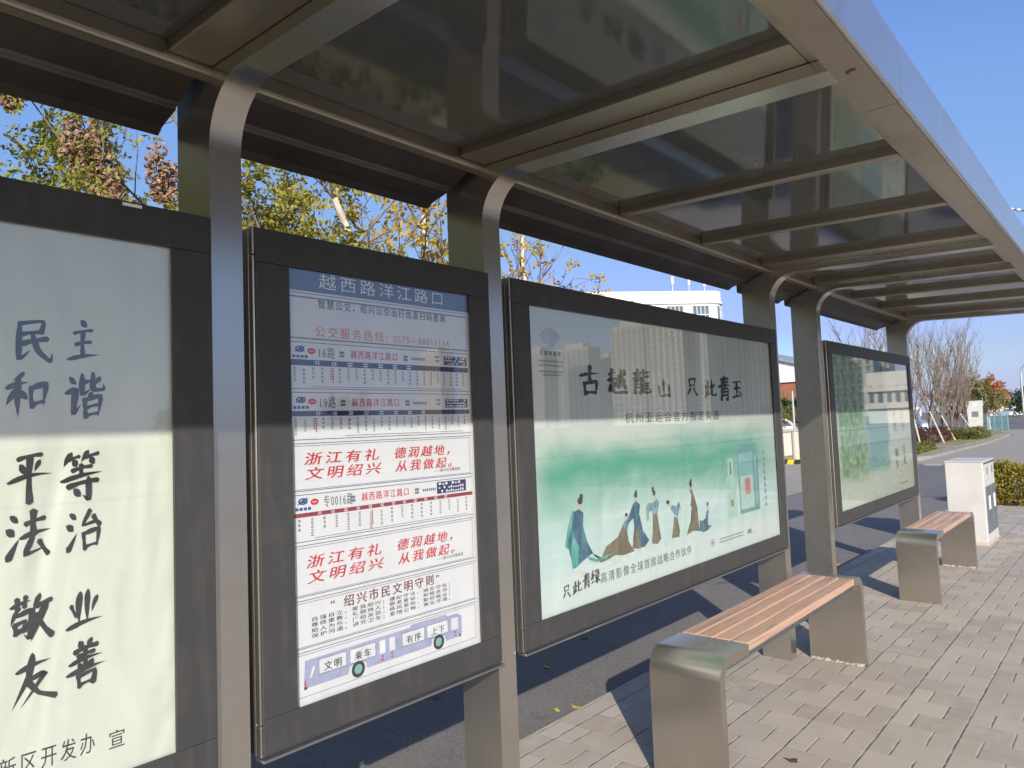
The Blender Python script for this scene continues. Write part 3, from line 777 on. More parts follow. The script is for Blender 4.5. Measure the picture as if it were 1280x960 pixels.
def ticks(b, y0, y1, z0, z1, n, L=1, p=0.85, w=.0072):
    for i in range(n):
        y = y0 + (y1 - y0) * (i + .5) / n
        k = rnd.choice([3, 4, 4, 5, 6, 7]); z = z1 - rnd.choice([0, 0, 0, .004])
        st = (z1 - z0) / 7.2 if k > 4 else (z1 - z0) / 4.4
        for j in range(k):
            if z - st * .58 < z0: break
            g = st * .58
            BD.rect(b, y - w / 2, y + w / 2, z - g * .36, z, L); BD.rect(b, y - w / 2 * rnd.uniform(.5, 1), y + w / 2, z - g, z - g * .62, L)
            if rnd.random() < .6: BD.rect(b, y - w * .5, y - w * .1, z - g * .62, z - g * .36, L)
            z -= st
def logo(zc, yl, yr):
    b = MB()
    BD.ring(b, yl, zc + .006, .0085, .0140, 1, 22, .62)
    BD.poly(b, [(-.010, -.001), (.002, .006), (.016, .009), (.006, .000), (.014, -.006), (-.002, -.004), (-.018, -.009), (-.004, .002)], 2, (yl, zc + .006))
    for j in range(4): BD.rect(b, yl - .022 + j * .012, yl - .013 + j * .012, zc - .017, zc - .0095, 1)
    b.build('company_logo', K_BLUE, p2)
    b = MB(); BD.ell(b, yr, zc + .002, .0125, .0082, 1); b.build('company_seal', K_RED, p2)
    b = MB(); BD.rect(b, yr - .007, yr + .006, zc + .001, zc + .003, 2); b.build('seal_mark', K_WHITE, p2)
def route(zt, num, na, nb, ny0, ny1, bandz0, bandz1, bandm, tz0, tz1, ncol, dest, box, redcol):
    logo(zt, 1.018, 1.052)
    b = MB(); BD.text(b, num, na, nb, zt, .031, 1, .004); 
    for yy in (ny0 - .036, ny1 + .022): 
        BD.rect(b, yy, yy + .016, zt - .001, zt + .006, 1); BD.rect(b, yy, yy + .016, zt - .010, zt - .0035, 1)
    for j in range(7): BD.rect(b, ny1 + .052 + j * .0078, ny1 + .0575 + j * .0078, zt - .006, zt + .0015, 1)
    for zz_ in (zt + .004, zt - .008):
        for j in range(2): BD.rect(b, 1.487 + j * .009, 1.4935 + j * .009, zz_, zz_ + .007, 1)
    ticks(b, .988, 1.618, tz0, tz1, ncol)
    b.build('route_lettering', K_GREY, p2)
    b = MB(); BD.text(b, '越西路洋江路口', ny0, ny1, zt, .0225, 1, .012)
    y = .988 + (1.618 - .988) * (redcol + .5) / ncol
    for j in range(6): BD.rect(b, y + .004, y + .008, tz1 - .005 - j * (tz1 - tz0) / 7.2, tz1 - j * (tz1 - tz0) / 7.2, 1)
    b.build('here_stop_lettering', K_RED, p2)
    b = MB(); BD.rect(b, .979, 1.627, bandz0, bandz1, 1); b.build('route_band', bandm, p2)
    b = MB(); BD.rect(b, box[0], box[1], box[2], box[3], 1); b.build('hours_box', K_NAVY, p2)
    b = MB()
    h = (bandz1 - bandz0) * .82; n = len(dest)
    step = .052 if n < 9 else .0405
    for j, ch in enumerate(dest): 
        yy = 1.06 + j * step
        if ch != '·': BD.text(b, ch, yy, yy + h * 1.5, (bandz0 + bandz1) / 2, h, 2, .02)
        else:
            BD.rect(b, yy, yy + h * 1.4, (bandz0 + bandz1) / 2 + h * .15, (bandz0 + bandz1) / 2 + h * .38, 2); BD.rect(b, yy + .001, yy + h * 1.3, (bandz0 + bandz1) / 2 - h * .4, (bandz0 + bandz1) / 2 - h * .12, 2)
    bw = box[1] - box[0]
    for j in range(3):
        z = box[3] - (box[3] - box[2]) * (.17 + .32 * j); hh = (box[3] - box[2]) * .2
        m_ = 8 if j == 0 else 11
        for q in range(m_):
            if rnd.random() < .88: BD.rect(b, box[0] + bw * (.06 + .88 * q / m_), box[0] + bw * (.06 + .88 * (q + .68) / m_), z - hh / 2, z + hh / 2 * rnd.choice([.2, 1, 1]), 2)
    b.build('band_lettering', K_WHITE, p2)
route(1.6185, '16路', 1.070, 1.124, 1.175, 1.340, 1.582, 1.5975, K_NAVY, 1.530, 1.578, 23, '开往·····', (1.523, 1.622, 1.603, 1.630), 4)
route(1.487, '19路', 1.070, 1.124, 1.175, 1.342, 1.451, 1.4645, K_NAVY, 1.400, 1.446, 23, '开往······', (1.523, 1.620, 1.471, 1.498), 2)
route(1.229, '专0016路', 1.078, 1.170, 1.199, 1.368, 1.195, 1.2055, K_CRIM, 1.141, 1.190, 17, '开往··········', (1.477, 1.600, 1.211, 1.246), 6)
def slogan(z1, z2, zs):
    b = MB()
    for s_, y0, y1 in (('浙江有礼', 1.025, 1.266), ('德润越地，', 1.318, 1.565)): BD.text(b, s_, y0, y1, z1, .031, 1, .030, .28)
    for s_, y0, y1 in (('文明绍兴', 1.028, 1.270), ('从我做起。', 1.322, 1.572)): BD.text(b, s_, y0, y1, z2, .031, 1, .030, .28)
    b.build('slogan_lettering', K_RED, p2)
    b = MB(); BD.text(b, '——绍兴公交集团宣', 1.468, 1.578, zs, .0095, 1, .004); b.build('signature_lettering', K_BLACK, p2)
slogan(1.342, 1.304, 1.281); slogan(1.081, 1.042, 1.018)
# printed bus
b = MB()
BD.poly(b, [(1.010, .772), (1.172 - .03, .772), (1.174 - .025, .790), (1.174 + .025, .790), (1.174 + .03, .772), (1.434, .772), (1.44, .790), (1.488, .790), (1.494, .772), (1.553, .772), (1.561, .783), (1.561, .833), (1.545, .842), (1.50, .843), (1.495, .850), (1.36, .850), (1.355, .843), (1.014, .840)], 1)
b.build('printed_bus_body', K_LAV, p2)
b = MB()
for y0, y1 in ((1.053, 1.138), (1.148, 1.233), (1.325, 1.410), (1.418, 1.503)): BD.rect(b, y0, y1, .796, .834, 2)
for y0, y1 in ((1.246, 1.266), (1.280, 1.300), (1.516, 1.546)): BD.rect(b, y0, y1, .797, .832, 2)
BD.poly(b, [(1.026, .795), (1.033, .795), (1.043, .822), (1.037, .822)], 2)
b.build('printed_bus_windows', K_WHITE, p2)
b = MB()
for s_, y0 in (('文明', 1.068), ('乘车', 1.163), ('有序', 1.341), ('上下', 1.434)): BD.text(b, s_, y0, y0 + .055, .812, .022, 3, .02)
for y in (1.174, 1.464): BD.ring(b, y, .777, .0125, .0215, 3)
for y0, y1 in ((1.053, 1.138), (1.148, 1.233), (1.325, 1.410), (1.418, 1.503)): BD.frame(b, y0, y1, .796, .834, .0012, 3)
BD.rect(b, 1.010, 1.019, .770, .776, 2); BD.rect(b, 1.549, 1.556, .772, .780, 2)
b.build('printed_bus_lettering', K_BLACK, p2)
b = MB()
for y in (1.174, 1.464): BD.ell(b, y, .777, .0122, .0122, 3)
b.build('printed_hubcaps', K_TEAL, p2)
b = MB()
for y in (1.255, 1.289, 1.531):
    for z in (.781, .790): BD.rect(b, y - .003, y + .003, z - .003, z + .002, 3)
BD.rect(b, 1.0115, 1.016, .777, .792, 2)
b.build('printed_bus_marks', K_RED, p2)

# --- panel 3 : green advertisement
r3, p3 = panel(1.836, 4.205, 'wide mint green advertisement panel with robed dancers and bottle', M_PAPER3)
b = MB()
for c, y, h, z in (('古', 2.300, .118, 1.574), ('越', 2.493, .108, 1.574), ('龍', 2.688, .108, 1.577), ('山', 2.876, .100, 1.553), ('只', 3.145, .098, 1.566), ('此', 3.335, .100, 1.557), ('青', 3.500, .122, 1.560), ('玉', 3.648, .106, 1.556)):
    BD.brush(b, c, y, z, h, 1, 1.85, 0.0, None, 1.35)
for c, y, z in (('只', 2.094, .802), ('此', 2.159, .806), ('青', 2.221, .817), ('绿', 2.277, .822)): BD.brush(b, c, y, z, .052, 1, 1.7, 0.05, None, 1.15)
b.build('brush_lettering', K_BLACK, p3)
b = MB(); BD.text(b, '杭州亚运会官方指定黄酒', 2.538, 3.415, 1.4245, .046, 1, .006); BD.text(b, '高清影像全球首席战略合作伙伴', 2.310, 3.052, .8085, .040, 1, .004)
b.build('print_lettering', K_GREY if False else ink('dark_slate_ink', (0.06, 0.075, 0.08)), p3)
# emblem, faint
b = MB()
fan = [(0.0, -.034)] + [(.082 * math.cos(R(a)) * 1.0, -.034 + .080 * math.sin(R(a))) for a in range(38, 150, 8)]
BD.poly(b, fan, 1, (2.062, 1.715))
b.build('emblem', ink('faded_lilac_ink', (0.47, 0.46, 0.51)), p3)
b = MB(); BD.poly(b, [(-.068, .02), (-.01, .042), (.0, -.03)], 2, (2.062, 1.708)); b.build('emblem_stripe', ink('faded_pink_ink', (0.58, 0.49, 0.49)), p3)
b = MB()
for i, (z, n, w) in enumerate(((1.668, 5, .13), (1.638, 12, .15), (1.622, 11, .14), (1.600, 13, .15), (1.588, 9, .11))):
    for q in range(n): BD.rect(b, 2.062 - w / 2 + w * q / n, 2.062 - w / 2 + w * (q + .66) / n, z - (.008 if i == 0 else .0035), z + (.008 if i == 0 else .0035), 1)
BD.text(b, '官方指定', 3.925, 3.925 + .001, 1.1, .001, 1) if False else None
for i, (z, n) in enumerate(((.812, 15), (.797, 14))):
    for q in range(n): BD.rect(b, 3.345 + .285 * q / n, 3.345 + .285 * (q + .7) / n, z - .004, z + .004, 1)
BD.ring(b, 3.268, .806, .020, .024, 1, 20, .8); BD.rect(b, 3.252, 3.284, .803, .809, 1); BD.rect(b, 3.265, 3.271, .795, .817, 1)
BD.poly(b, [(-.036, -.014), (-.02, .006), (-.034, .010), (-.004, .016), (.03, .013), (.018, .003), (.040, -.012), (.016, -.005), (.004, -.013), (-.012, -.004)], 1, (3.702, .802))
for q in range(9): BD.rect(b, 3.935, 3.955, 1.20 - q * .036, 1.222 - q * .036, 1)
b.build('small_print', ink('faded_slate_ink', (0.20, 0.26, 0.26)), p3)
# dancers
def silk(name, a, b_, c_):
    m = NT(name); f = m.noise(1.0, 3, 0.6, m.scale(m.geo, (1, 30, 9)), 0.5)
    m.col(m.ramp(f, [(0.3, a), (0.5, b_), (0.7, c_)])); m.rough(0.55); return m.mat
FIG_M = [silk('dancer_blue', (0.018, 0.04, 0.11), (0.035, 0.11, 0.19), (0.07, 0.28, 0.30)), silk('dancer_teal', (0.03, 0.25, 0.25), (0.08, 0.40, 0.35), (0.22, 0.55, 0.50)), silk('dancer_ochre', (0.09, 0.07, 0.035), (0.20, 0.155, 0.075), (0.17, 0.24, 0.17)), ink('dancer_skin', (0.62, 0.50, 0.40)), ink('dancer_hair', (0.025, 0.03, 0.032)), silk('dancer_bluegrey', (0.05, 0.13, 0.18), (0.14, 0.29, 0.34), (0.36, 0.50, 0.50))]
def fig(parts, o, h, w=None):
    b = MB(); w = (w or h) * .88; h = h * .96
    for L, (mi, pts) in enumerate(parts):
        b.mi = mi
        if pts[0] == 'e': BD.ell(b, o[0] + pts[1] * (w or h), o[1] + pts[2] * h, pts[3] * (w or h), pts[4] * h, 1 + L * .5, 14)
        else: BD.poly(b, pts, 1 + L * .5, o, w or h, h)
    b.build('printed_dancer', FIG_M, p3)
# 1: tall, left, back turned with long trailing robe
fig([(1, [(-.20, .28), (-.30, .34), (-.22, .58), (-.10, .80), (.00, .74), (.0, .4)]),
     (0, [(-.10, .02), (.12, .10), (.34, .16), (.46, .07), (.60, .05), (.40, .10), (.22, .34), (.14, .56), (.16, .74), (.06, .80), (-.06, .78), (-.12, .62), (-.22, .42), (-.20, .22)]),
     (1, [(-.16, .02), (-.02, .06), (.02, .30), (-.10, .44), (-.18, .30)]),
     (1, [(.20, .14), (.46, .06), (.95, .10), (.72, .05), (.44, .02), (.26, .08)]),
     (3, ('e', .05, .86, .055, .05)), (4, ('e', .09, .91, .065, .05)), (4, ('e', .12, .965, .045, .04))], (2.175, .868), .285, .30)
# 2: crouching, ochre
fig([(2, [(-.9, .0), (-.55, .42), (.05, .62), (.35, .95), (.55, .78), (.62, .40), (.9, .05), (.3, .02), (-.1, .10), (-.5, .02)]),
     (5, [(.34, .96), (.5, 1.1), (.64, .92), (.56, .7)]), (3, ('e', .52, 1.16, .07, .075)), (4, ('e', .55, 1.24, .075, .065))], (2.435, .868), .135, .16)
# 3: tall, blue, arms down
fig([(0, [(-.02, .08), (.34, .03), (.52, .12), (.30, .34), (.22, .60), (.26, .76), (.14, .84), (.04, .80), (-.08, .66), (-.22, .52), (-.18, .46), (.02, .56), (.04, .40), (-.02, .20)]),
     (2, [(-.06, .06), (.24, .02), (.16, .34), (.06, .36)]), (5, [(.22, .60), (.26, .42), (.36, .16), (.30, .38)]),
     (3, ('e', .12, .89, .05, .05)), (4, ('e', .13, .94, .055, .05)), (4, ('e', .14, .99, .03, .035))], (2.560, .872), .255, .27)
# 4: arms folded with hanging sleeves
fig([(5, [(-.24, .66), (-.16, .74), (.0, .72), (.16, .78), (.22, .70), (.16, .56), (.14, .48), (-.02, .50), (-.04, .60), (-.14, .58), (-.16, .44), (-.24, .44)]),
     (2, [(-.10, .04), (.10, .0), (.24, .08), (.18, .30), (.14, .52), (-.02, .52), (-.04, .28)]),
     (3, ('e', .08, .82, .05, .055)), (4, ('e', .06, .89, .05, .05)), (4, ('e', .02, .955, .04, .05))], (2.726, .876), .258, .27)
# 5: bending, ochre skirt
fig([(2, [(-.14, .02), (.18, .0), (.22, .16), (.14, .50), (.0, .56), (-.06, .30)]), (5, [(-.12, .74), (.02, .60), (.16, .52), (.26, .78), (.34, .62), (.24, .92), (.10, .80), (-.06, .86), (-.14, .80)]),
     (3, ('e', -.18, .90, .06, .06)), (4, ('e', -.24, .95, .07, .055))], (2.905, .880), .18, .24)
# 6: leaning back, ochre
fig([(2, [(-.18, .02), (.10, .06), (.34, .02), (.30, .24), (.28, .50), (.12, .56), (.04, .44), (.0, .26)]), (2, [(.02, .50), (.08, .72), (-.02, .84), (.08, .88), (.16, .72), (.26, .52)]),
     (3, ('e', .04, .86, .045, .05)), (4, ('e', .06, .92, .05, .06)), (4, ('e', .08, .985, .03, .035))], (3.058, .874), .262, .29)
# 7: seated, blue
fig([(0, [(-.14, .10), (.10, .0), (.40, .04), (.72, .16), (.44, .20), (.46, .44), (.54, .74), (.40, .70), (.28, .46), (.06, .40), (-.12, .44)]), (3, ('e', .46, .82, .07, .07)), (4, ('e', .47, .93, .07, .07))], (3.165, .868), .145, .17)
# rock they stand on
b = MB(); BD.poly(b, [(2.06, .845), (2.19, .880), (2.30, .865), (2.42, .868), (2.55, .884), (2.66, .868), (2.80, .872), (2.95, .876), (3.10, .872), (3.25, .870), (3.34, .862), (2.9, .858), (2.5, .846), (2.2, .836)], 0.6); b.build('printed_rock', ink('pale_mint_ink', (0.66, 0.76, 0.73)), p3)
# bottle and gift box
b = MB()
BD.poly(b, [(-.055, 0), (.055, 0), (.055, .20), (.035, .215), (.030, .30), (-.030, .30), (-.035, .215), (-.055, .20)], 1, (3.512, .900)); b.build('printed_bottle', ink('pale_green_ink', (0.42, 0.66, 0.54)), p3)
b = MB(); BD.rect(b, 3.492, 3.530, .955, .99, 2); BD.rect(b, 3.500, 3.520, 1.12, 1.185, 2); b.build('printed_bottle_label', ink('olive_label_ink', (0.25, 0.26, 0.20)), p3)
b = MB(); BD.rect(b, 3.605, 3.86, .905, 1.235, 1); BD.rect(b, 3.62, 3.845, 1.235, 1.268, 1); b.build('printed_box', ink('jade_box_ink', (0.12, 0.33, 0.31)), p3)
b = MB(); BD.rect(b, 3.615, 3.79, .925, 1.215, 2); b.build('printed_box_front', ink('pale_jade_ink', (0.44, 0.64, 0.56)), p3)
b = MB(); BD.rect(b, 3.68, 3.745, 1.00, 1.085, 3); b.build('printed_box_seal', ink('coral_ink', (0.58, 0.22, 0.18)), p3)
b = MB(); BD.rect(b, 3.806, 3.84, .94, 1.20, 2); BD.rect(b, 3.62, 3.79, 1.10, 1.22, 3); b.build('printed_box_panel', ink('blue_jade_ink', (0.24, 0.47, 0.46)), p3)

# --- panel 4 : lakeside picture
r4, p4 = panel(5.115, 7.435, 'far poster panel with a green lakeside picture and faint text columns', M_PAPER4)
b = MB()
for y, z, c in ((6.80, 1.385, '平'), (6.80, 1.275, '等'), (7.06, 1.385, '法'), (7.06, 1.275, '治'), (6.80, 1.06, '敬'), (6.80, .965, '业'), (7.06, 1.08, '友'), (7.06, .985, '善')):
    BD.brush(b, c, y, z, .085, 1, 1.3, .05, None, 1.4)
b.build('brush_lettering', ink('faded_green_black_ink', (0.16, 0.20, 0.17)), p4)
b = MB()
for q in range(8): BD.rect(b, 6.80 + q * .04, 6.825 + q * .04, .785, .805, 1)
b.build('footer_lettering', ink('faint_grey_ink', (0.42, 0.46, 0.42)), p4)

# ------------------------------------------------------------------ benches
def bench(x0, x1, y0, y1, label):
    root = thing('bench', label, 'bench', ((x0 + x1) / 2, (y0 + y1) / 2, 0), 'benches in front of the poster panels')
    T, H_, r = 0.042, 0.500, 0.085
    cap = 0.27
    def support(flip):
        prof = []
        def q(y, z): prof.append((y, z))
        q(0, 0); 
        for k in range(29):
            a = math.pi - (math.pi / 2) * k / 28; q(r + r * math.cos(a), H_ - r + r * math.sin(a))
        q(cap, H_); q(cap, H_ - T)
        ri = r - T
        for k in range(9):
            a = math.pi / 2 + (math.pi / 2) * k / 8; q(T + ri + ri * math.cos(a), H_ - T - ri + ri * math.sin(a))
        q(T, 0)
        if flip: prof = [(y1 - p[0], p[1]) for p in prof][::-1]
        else: prof = [(y0 + p[0], p[1]) for p in prof]
        b = MB(); n = len(prof)
        # side caps as quad strips between outer and inner contour
        b.prism(prof, 'x', x0, x1)
        return b
    support(False).build('end_support', M_BENCH, root, bevel=0.004, seg=2)
    cap2 = cap; cap = 0.14
    support(True).build('end_support', M_BENCH, root, bevel=0.004, seg=2)
    n = 4; gap = 0.008; w = (x1 - x0 - 0.004 - gap * (n - 1)) / n
    for i in range(n):
        a = x0 + 0.002 + i * (w + gap)
        b = MB(); b.box(a, a + w, y0 + cap2 + 0.002, y1 - cap - 0.002, H_ - 0.034, H_ + 0.002)
        b.build('slat', M_WOOD, root, bevel=0.006, seg=3)
    b = MB(); b.box(x0 + 0.03, x0 + 0.06, y0 + 0.10, y1 - 0.10, H_ - 0.072, H_ - 0.043); b.box(x1 - 0.06, x1 - 0.03, y0 + 0.10, y1 - 0.10, H_ - 0.072, H_ - 0.043)
    b.build('seat_rail', M_DGREY, root)
    b = MB(); rr = random.Random(3)
    for side in (0,):
        pts = []
        yy = y1 - T
        n_ = 26
        for i in range(n_ + 1): pts.append((x0 + (x1 - x0) * i / n_, yy - 0.004 - rr.random() * 0.016, 0.0015))
        vs = pts + [(p[0], yy - 0.001, 0.004 + rr.random() * 0.013) for p in pts]
        b.add(vs, [(i, i + 1, n_ + 2 + i, n_ + 1 + i) for i in range(n_)])
    b.build('mortar_bedding', M_MORTAR, root)
    return root
bench(-1.555, -1.255, 2.535, 4.352, 'nearer steel and wood slat bench before the mint green advertisement')
bench(-1.475, -1.205, 5.992, 7.545, 'farther steel and wood slat bench beside the white bin')

# ------------------------------------------------------------------ litter bin
x1, y0_ = -1.290, 8.775
x0, y1_ = -1.635, 9.46
LB = thing('litter_bin', 'white metal twin litter bin with grey doors at the end of the platform', 'litter bin', ((x0 + x1) / 2, (y0_ + y1_) / 2, 0))
b = MB(); b.box(x0, x1, y0_, y1_, 0.004, 0.855); b.build('body', M_WHITE, LB, bevel=0.008)
b = MB(); b.box(x0 - .003, x1 + .003, y0_ - .003, y1_ + .003, 0.001, 0.035); b.build('plinth', M_CONC, LB)
b = MB(); b.box(x0 - 0.004, x1 + 0.006, y0_ - 0.004, y1_ + 0.004, 0.857, 0.868); b.build('lid', M_WHITE, LB, bevel=0.003)
ym = (y0_ + y1_) / 2
for a, c in ((y0_ + 0.05, ym - 0.018), (ym + 0.018, y1_ - 0.05)):
    b = MB(); b.box(x1 + 0.001, x1 + 0.010, a, c, 0.12, 0.60); d = b.build('door', M_SLATE, LB, bevel=0.002)
    b = MB(); b.box(x1 + 0.011, x1 + 0.013, (a + c) / 2 - 0.05, (a + c) / 2 + 0.05, 0.36, 0.50); b.build('sticker', K_WHITE, d)
    b = MB(); b.box(x1 + 0.001, x1 + 0.006, a, c, 0.66, 0.83); s_ = b.build('flap', M_WHITE, LB, bevel=0.002)
    b = MB(); b.box(x1 + 0.0065, x1 + 0.0085, (a + c) / 2 - 0.025, (a + c) / 2 + 0.025, 0.72, 0.80); b.build('pictogram', K_GREY, s_)
b = MB(); b.box(x1 + 0.001, x1 + 0.012, y0_ + 0.03, y1_ - 0.03, 0.835, 0.848); b.build('slot_trim', M_DGREY, LB)

# ------------------------------------------------------------------ vegetation tools
def leaf_at(b, p, d, n, l, w, rnd):
    d = d.normalized(); s_ = d.cross(n)
    if s_.length < 1e-4: s_ = d.orthogonal()
    s_.normalize(); nn = s_.cross(d)
    q = p + d * l * 0.5 + nn * l * rnd.uniform(-0.05, 0.12)
    b.add([p, q + s_ * w * 0.5, p + d * l - nn * l * 0.1, q - s_ * w * 0.5], [(0, 1, 2, 3)])
def rv(rnd): 
    while True:
        v = Vector((rnd.uniform(-1, 1), rnd.uniform(-1, 1), rnd.uniform(-1, 1)))
        if 0.05 < v.length < 1: return v.normalized()
def path(p, d, l, k, rnd, wob=0.18, lift=0.0):
    pts = [Vector(p)]; d = Vector(d).normalized()
    for i in range(k):
        d = (d + rv(rnd) * wob + Vector((0, 0, lift))).normalized()
        pts.append(pts[-1] + d * l / k)
    return pts, d
def spray(b, p, d, rnd, n, l, ls, lw, droop=0.0):
    """a twig with leaflets in two rows"""
    d = Vector(d).normalized(); up = rv(rnd); side = d.cross(up)
    if side.length < 1e-3: side = d.orthogonal()
    side.normalize()
    for i in range(n):
        t = (i + 0.6) / n
        q = p + d * l * t + Vector((0, 0, -droop * t * t * l))
        for s_ in (-1, 1):
            if rnd.random() < 0.12: continue
            ld = (side * s_ + d * 0.55 + rv(rnd) * 0.35 + Vector((0, 0, -0.15)))
            leaf_at(b, q, ld, rv(rnd), ls * rnd.uniform(0.7, 1.2), lw * rnd.uniform(0.8, 1.2), rnd)
def crown_tree(name, label, base, seed, h_trunk, limbs, limb_l, lm, bark, leaf=(0.055, 0.026), nspray=7, per=(4, 4), spread=0.75, r0=0.09, pods=0, lean=(0, 0), group=None, gap=0.15, dens=6, tw=0.35):
    rnd = random.Random(seed)
    root = thing(name, label, 'tree', base, group)
    tb = MB(); lb = MB(); pb = MB()
    B = Vector(base)
    tp, td = path(B, (lean[0], lean[1], 1), h_trunk, 6, rnd, 0.05)
    tb.tube(tp, [r0 * (1 - 0.45 * i / 6) * (1.25 if i == 0 else 1) for i in range(7)], 8)
    tips = []
    for i in range(limbs):
        a = 2 * math.pi * (i + rnd.uniform(-.3, .3)) / limbs
        st = tp[rnd.choice([4, 5, 6, 6])]
        d = Vector((math.cos(a) * spread, math.sin(a) * spread, rnd.uniform(0.55, 1.1)))
        if i == 0: d = Vector((rnd.uniform(-.15, .15), rnd.uniform(-.15, .15), 1))
        L = limb_l * rnd.uniform(0.8, 1.15)
        lp, ld = path(st, d, L, 6, rnd, 0.16, 0.05)
        tb.tube(lp, [r0 * 0.48 * (1 - 0.75 * k / 6) for k in range(7)], 6)
        for j in range(per[0]):
            st2 = lp[rnd.randint(2, 6)]
            d2 = (ld + rv(rnd) * 0.95).normalized()
            sp, sd = path(st2, d2, L * rnd.uniform(0.3, 0.55), 4, rnd, 0.22)
            tb.tube(sp, [r0 * 0.18 * (1 - 0.7 * k / 4) for k in range(5)], 5, False)
            for k in range(per[1]):
                st3 = sp[rnd.randint(1, 4)]
                d3 = (sd + rv(rnd) * 1.0).normalized()
                wp, wd = path(st3, d3, L * rnd.uniform(0.12, 0.25), 3, rnd, 0.25)
                tb.tube(wp, [0.006, 0.005, 0.004, 0.003], 4, False)
                tips.append((wp, wd))
    for wp, wd in tips:
        if rnd.random() < gap: continue
        for q in range(rnd.randint(max(1, nspray - 3), nspray)):
            p = wp[rnd.randint(1, 3)]
            spray(lb, p, (wd + rv(rnd) * 1.1), rnd, dens, tw * rnd.uniform(0.6, 1.1), leaf[0], leaf[1], 0.3)
    tb.build('trunk', bark, root)
    if lb.v: lb.build('crown', lm, root)
    return root, tips
def pod_cluster(name, label, pos, seed, L=0.45, n=120, group=None):
    pass

# --- golden rain trees behind the panels
def podmesh(b, p, rnd, s):
    a = rv(rnd); u = a.orthogonal().normalized(); v = a.cross(u)
    vs = [p + a * s] + [p + (u * math.cos(2.094 * k) + v * math.sin(2.094 * k)) * s * 0.62 + a * s * 0.1 for k in range(3)] + [p - a * s * 0.7]
    b.add(vs, [(0, 1, 2), (0, 2, 3), (0, 3, 1), (4, 2, 1), (4, 3, 2), (4, 1, 3)])
t1, tips1 = crown_tree('golden_rain_tree', 'green leaved tree with hanging clusters of brown papery pods, left of the first post', (-6.4, 1.35, 0.03), 11, 2.0, 8, 2.1, L_RAIN, B_GREY, (0.056, 0.026), 11, (7, 4), 0.8, 0.09, dens=6, tw=0.32, gap=0.10)
rnd = random.Random(77)
b = MB()
pod_sites = [(-5.75, 1.93, 3.85, 0.75), (-5.7, 2.02, 3.55, .5), (-5.75, 1.78, 3.75, .35), (-5.7, 2.36, 3.72, .42), (-5.72, 2.46, 3.6, .32), (-6.0, 1.45, 4.15, .3), (-5.9, 1.2, 3.6, .3), (-6.1, 0.6, 3.9, .4), (-6.2, 1.1, 4.5, .4)]
for (x, y, z, L) in pod_sites:
    for i in range(int(420 * L) + 60):
        t = rnd.random() ** 0.8
        rad = 0.095 * math.sin(math.pi * min(1, 0.15 + 0.8 * t)) + 0.02
        podmesh(b, Vector((x, y, z - L * t)) + rv(rnd) * rad * rnd.random() ** 0.4, rnd, rnd.uniform(0.020, 0.034))
b.build('pods', L_POD, t1)
crown_tree('golden_rain_tree', 'yellow green leaved tree showing above the narrow timetable panel', (-6.3, 3.75, 0.03), 23, 1.9, 8, 1.7, L_YELL, B_GREY, (0.066, 0.034), 11, (7, 4), 0.7, 0.075, dens=7, tw=0.30, gap=0.02)
for k, (x, y) in enumerate(((-6.5, -0.9), (-6.7, -6.3), (-8.4, -3.4), (-6.7, -3.0), (-9.5, -6), (-8.8, -0.8), (-6.6, -8.6))):  # trees added to block the sky mirrored in the post sides
    dup(t1, (x, y, .03), 'added tree with pods out of view behind the shelter, darkening the post reflections', k * 1.3 + .6, 1.1 + .02 * k, 'trees added behind the shelter')
crown_tree('golden_rain_tree', 'lime yellow tree filling the gap over the middle of the timetable panel', (-6.7, 4.45, 0.03), 29, 1.8, 8, 1.5, L_YELL, B_GREY, (0.06, 0.03), 10, (7, 4), 0.85, 0.07, dens=6, tw=0.30, gap=0.05)
# --- sparse pale-barked trees
def pale_tree(label, base, top, seed, ntw, lm, leaves=True, r0=0.07, side=1):
    rnd = random.Random(seed)
    root = thing('pale_trunk_tree', label, 'tree', base)
    tb = MB(); lb = MB()
    B, T = Vector(base), Vector(top)
    n = 9; pts = []
    for i in range(n + 1):
        t = i / n; pts.append(B.lerp(T, t) + Vector((rnd.uniform(-.03, .03), rnd.uniform(-.03, .03), 0)))
    tb.tube(pts, [r0 * (1.1 - 0.75 * i / n) for i in range(n + 1)], 8)
    b2 = MB()
    tips = []
    for i in range(ntw):
        st = pts[rnd.randint(4, n)]
        d = Vector((rnd.uniform(-1, 1), rnd.uniform(-1, 1), rnd.uniform(0.3, 1.4)))
        lp, ld = path(st, d, rnd.uniform(0.6, 1.5), 5, rnd, 0.15, 0.06)
        b2.tube(lp, [0.016 * (1 - 0.7 * k / 5) for k in range(6)], 5, False)
        for j in range(6):
            wp, wd = path(lp[rnd.randint(1, 5)], (ld + rv(rnd) * 0.9), rnd.uniform(0.2, 0.55), 3, rnd, 0.2)
            b2.tube(wp, [0.006, 0.005, 0.004, 0.003], 4, False); tips.append((wp, wd))
    for wp, wd in tips:
        if rnd.random() < 0.3: continue
        for q in range(rnd.randint(1, 4)): spray(lb, wp[rnd.randint(1, 3)], wd + rv(rnd), rnd, 4, 0.22, 0.07, 0.042, 0.3)
    tr = tb.build('trunk', B_PALE, root)
    b2.build('twigs', B_TWIG, root)
    lb.build('crown', lm, root)
    return root
pale_tree('leaning cream barked tree with few leaves above the timetable panel', (-6.0, 5.55, 0.03), (-6.0, 4.12, 4.25), 31, 22, L_SPAR, r0=0.085)
pale_tree('upright cream barked tree with bare twigs, just left of the second post', (-6.1, 5.75, 0.03), (-5.95, 5.30, 4.6), 37, 22, L_SPAR, r0=0.085)
pale_tree('thin pale tree with yellow leaves right of the second post', (-6.2, 7.35, 0.03), (-6.0, 7.2, 4.7), 41, 30, L_SPAR, r0=0.06)
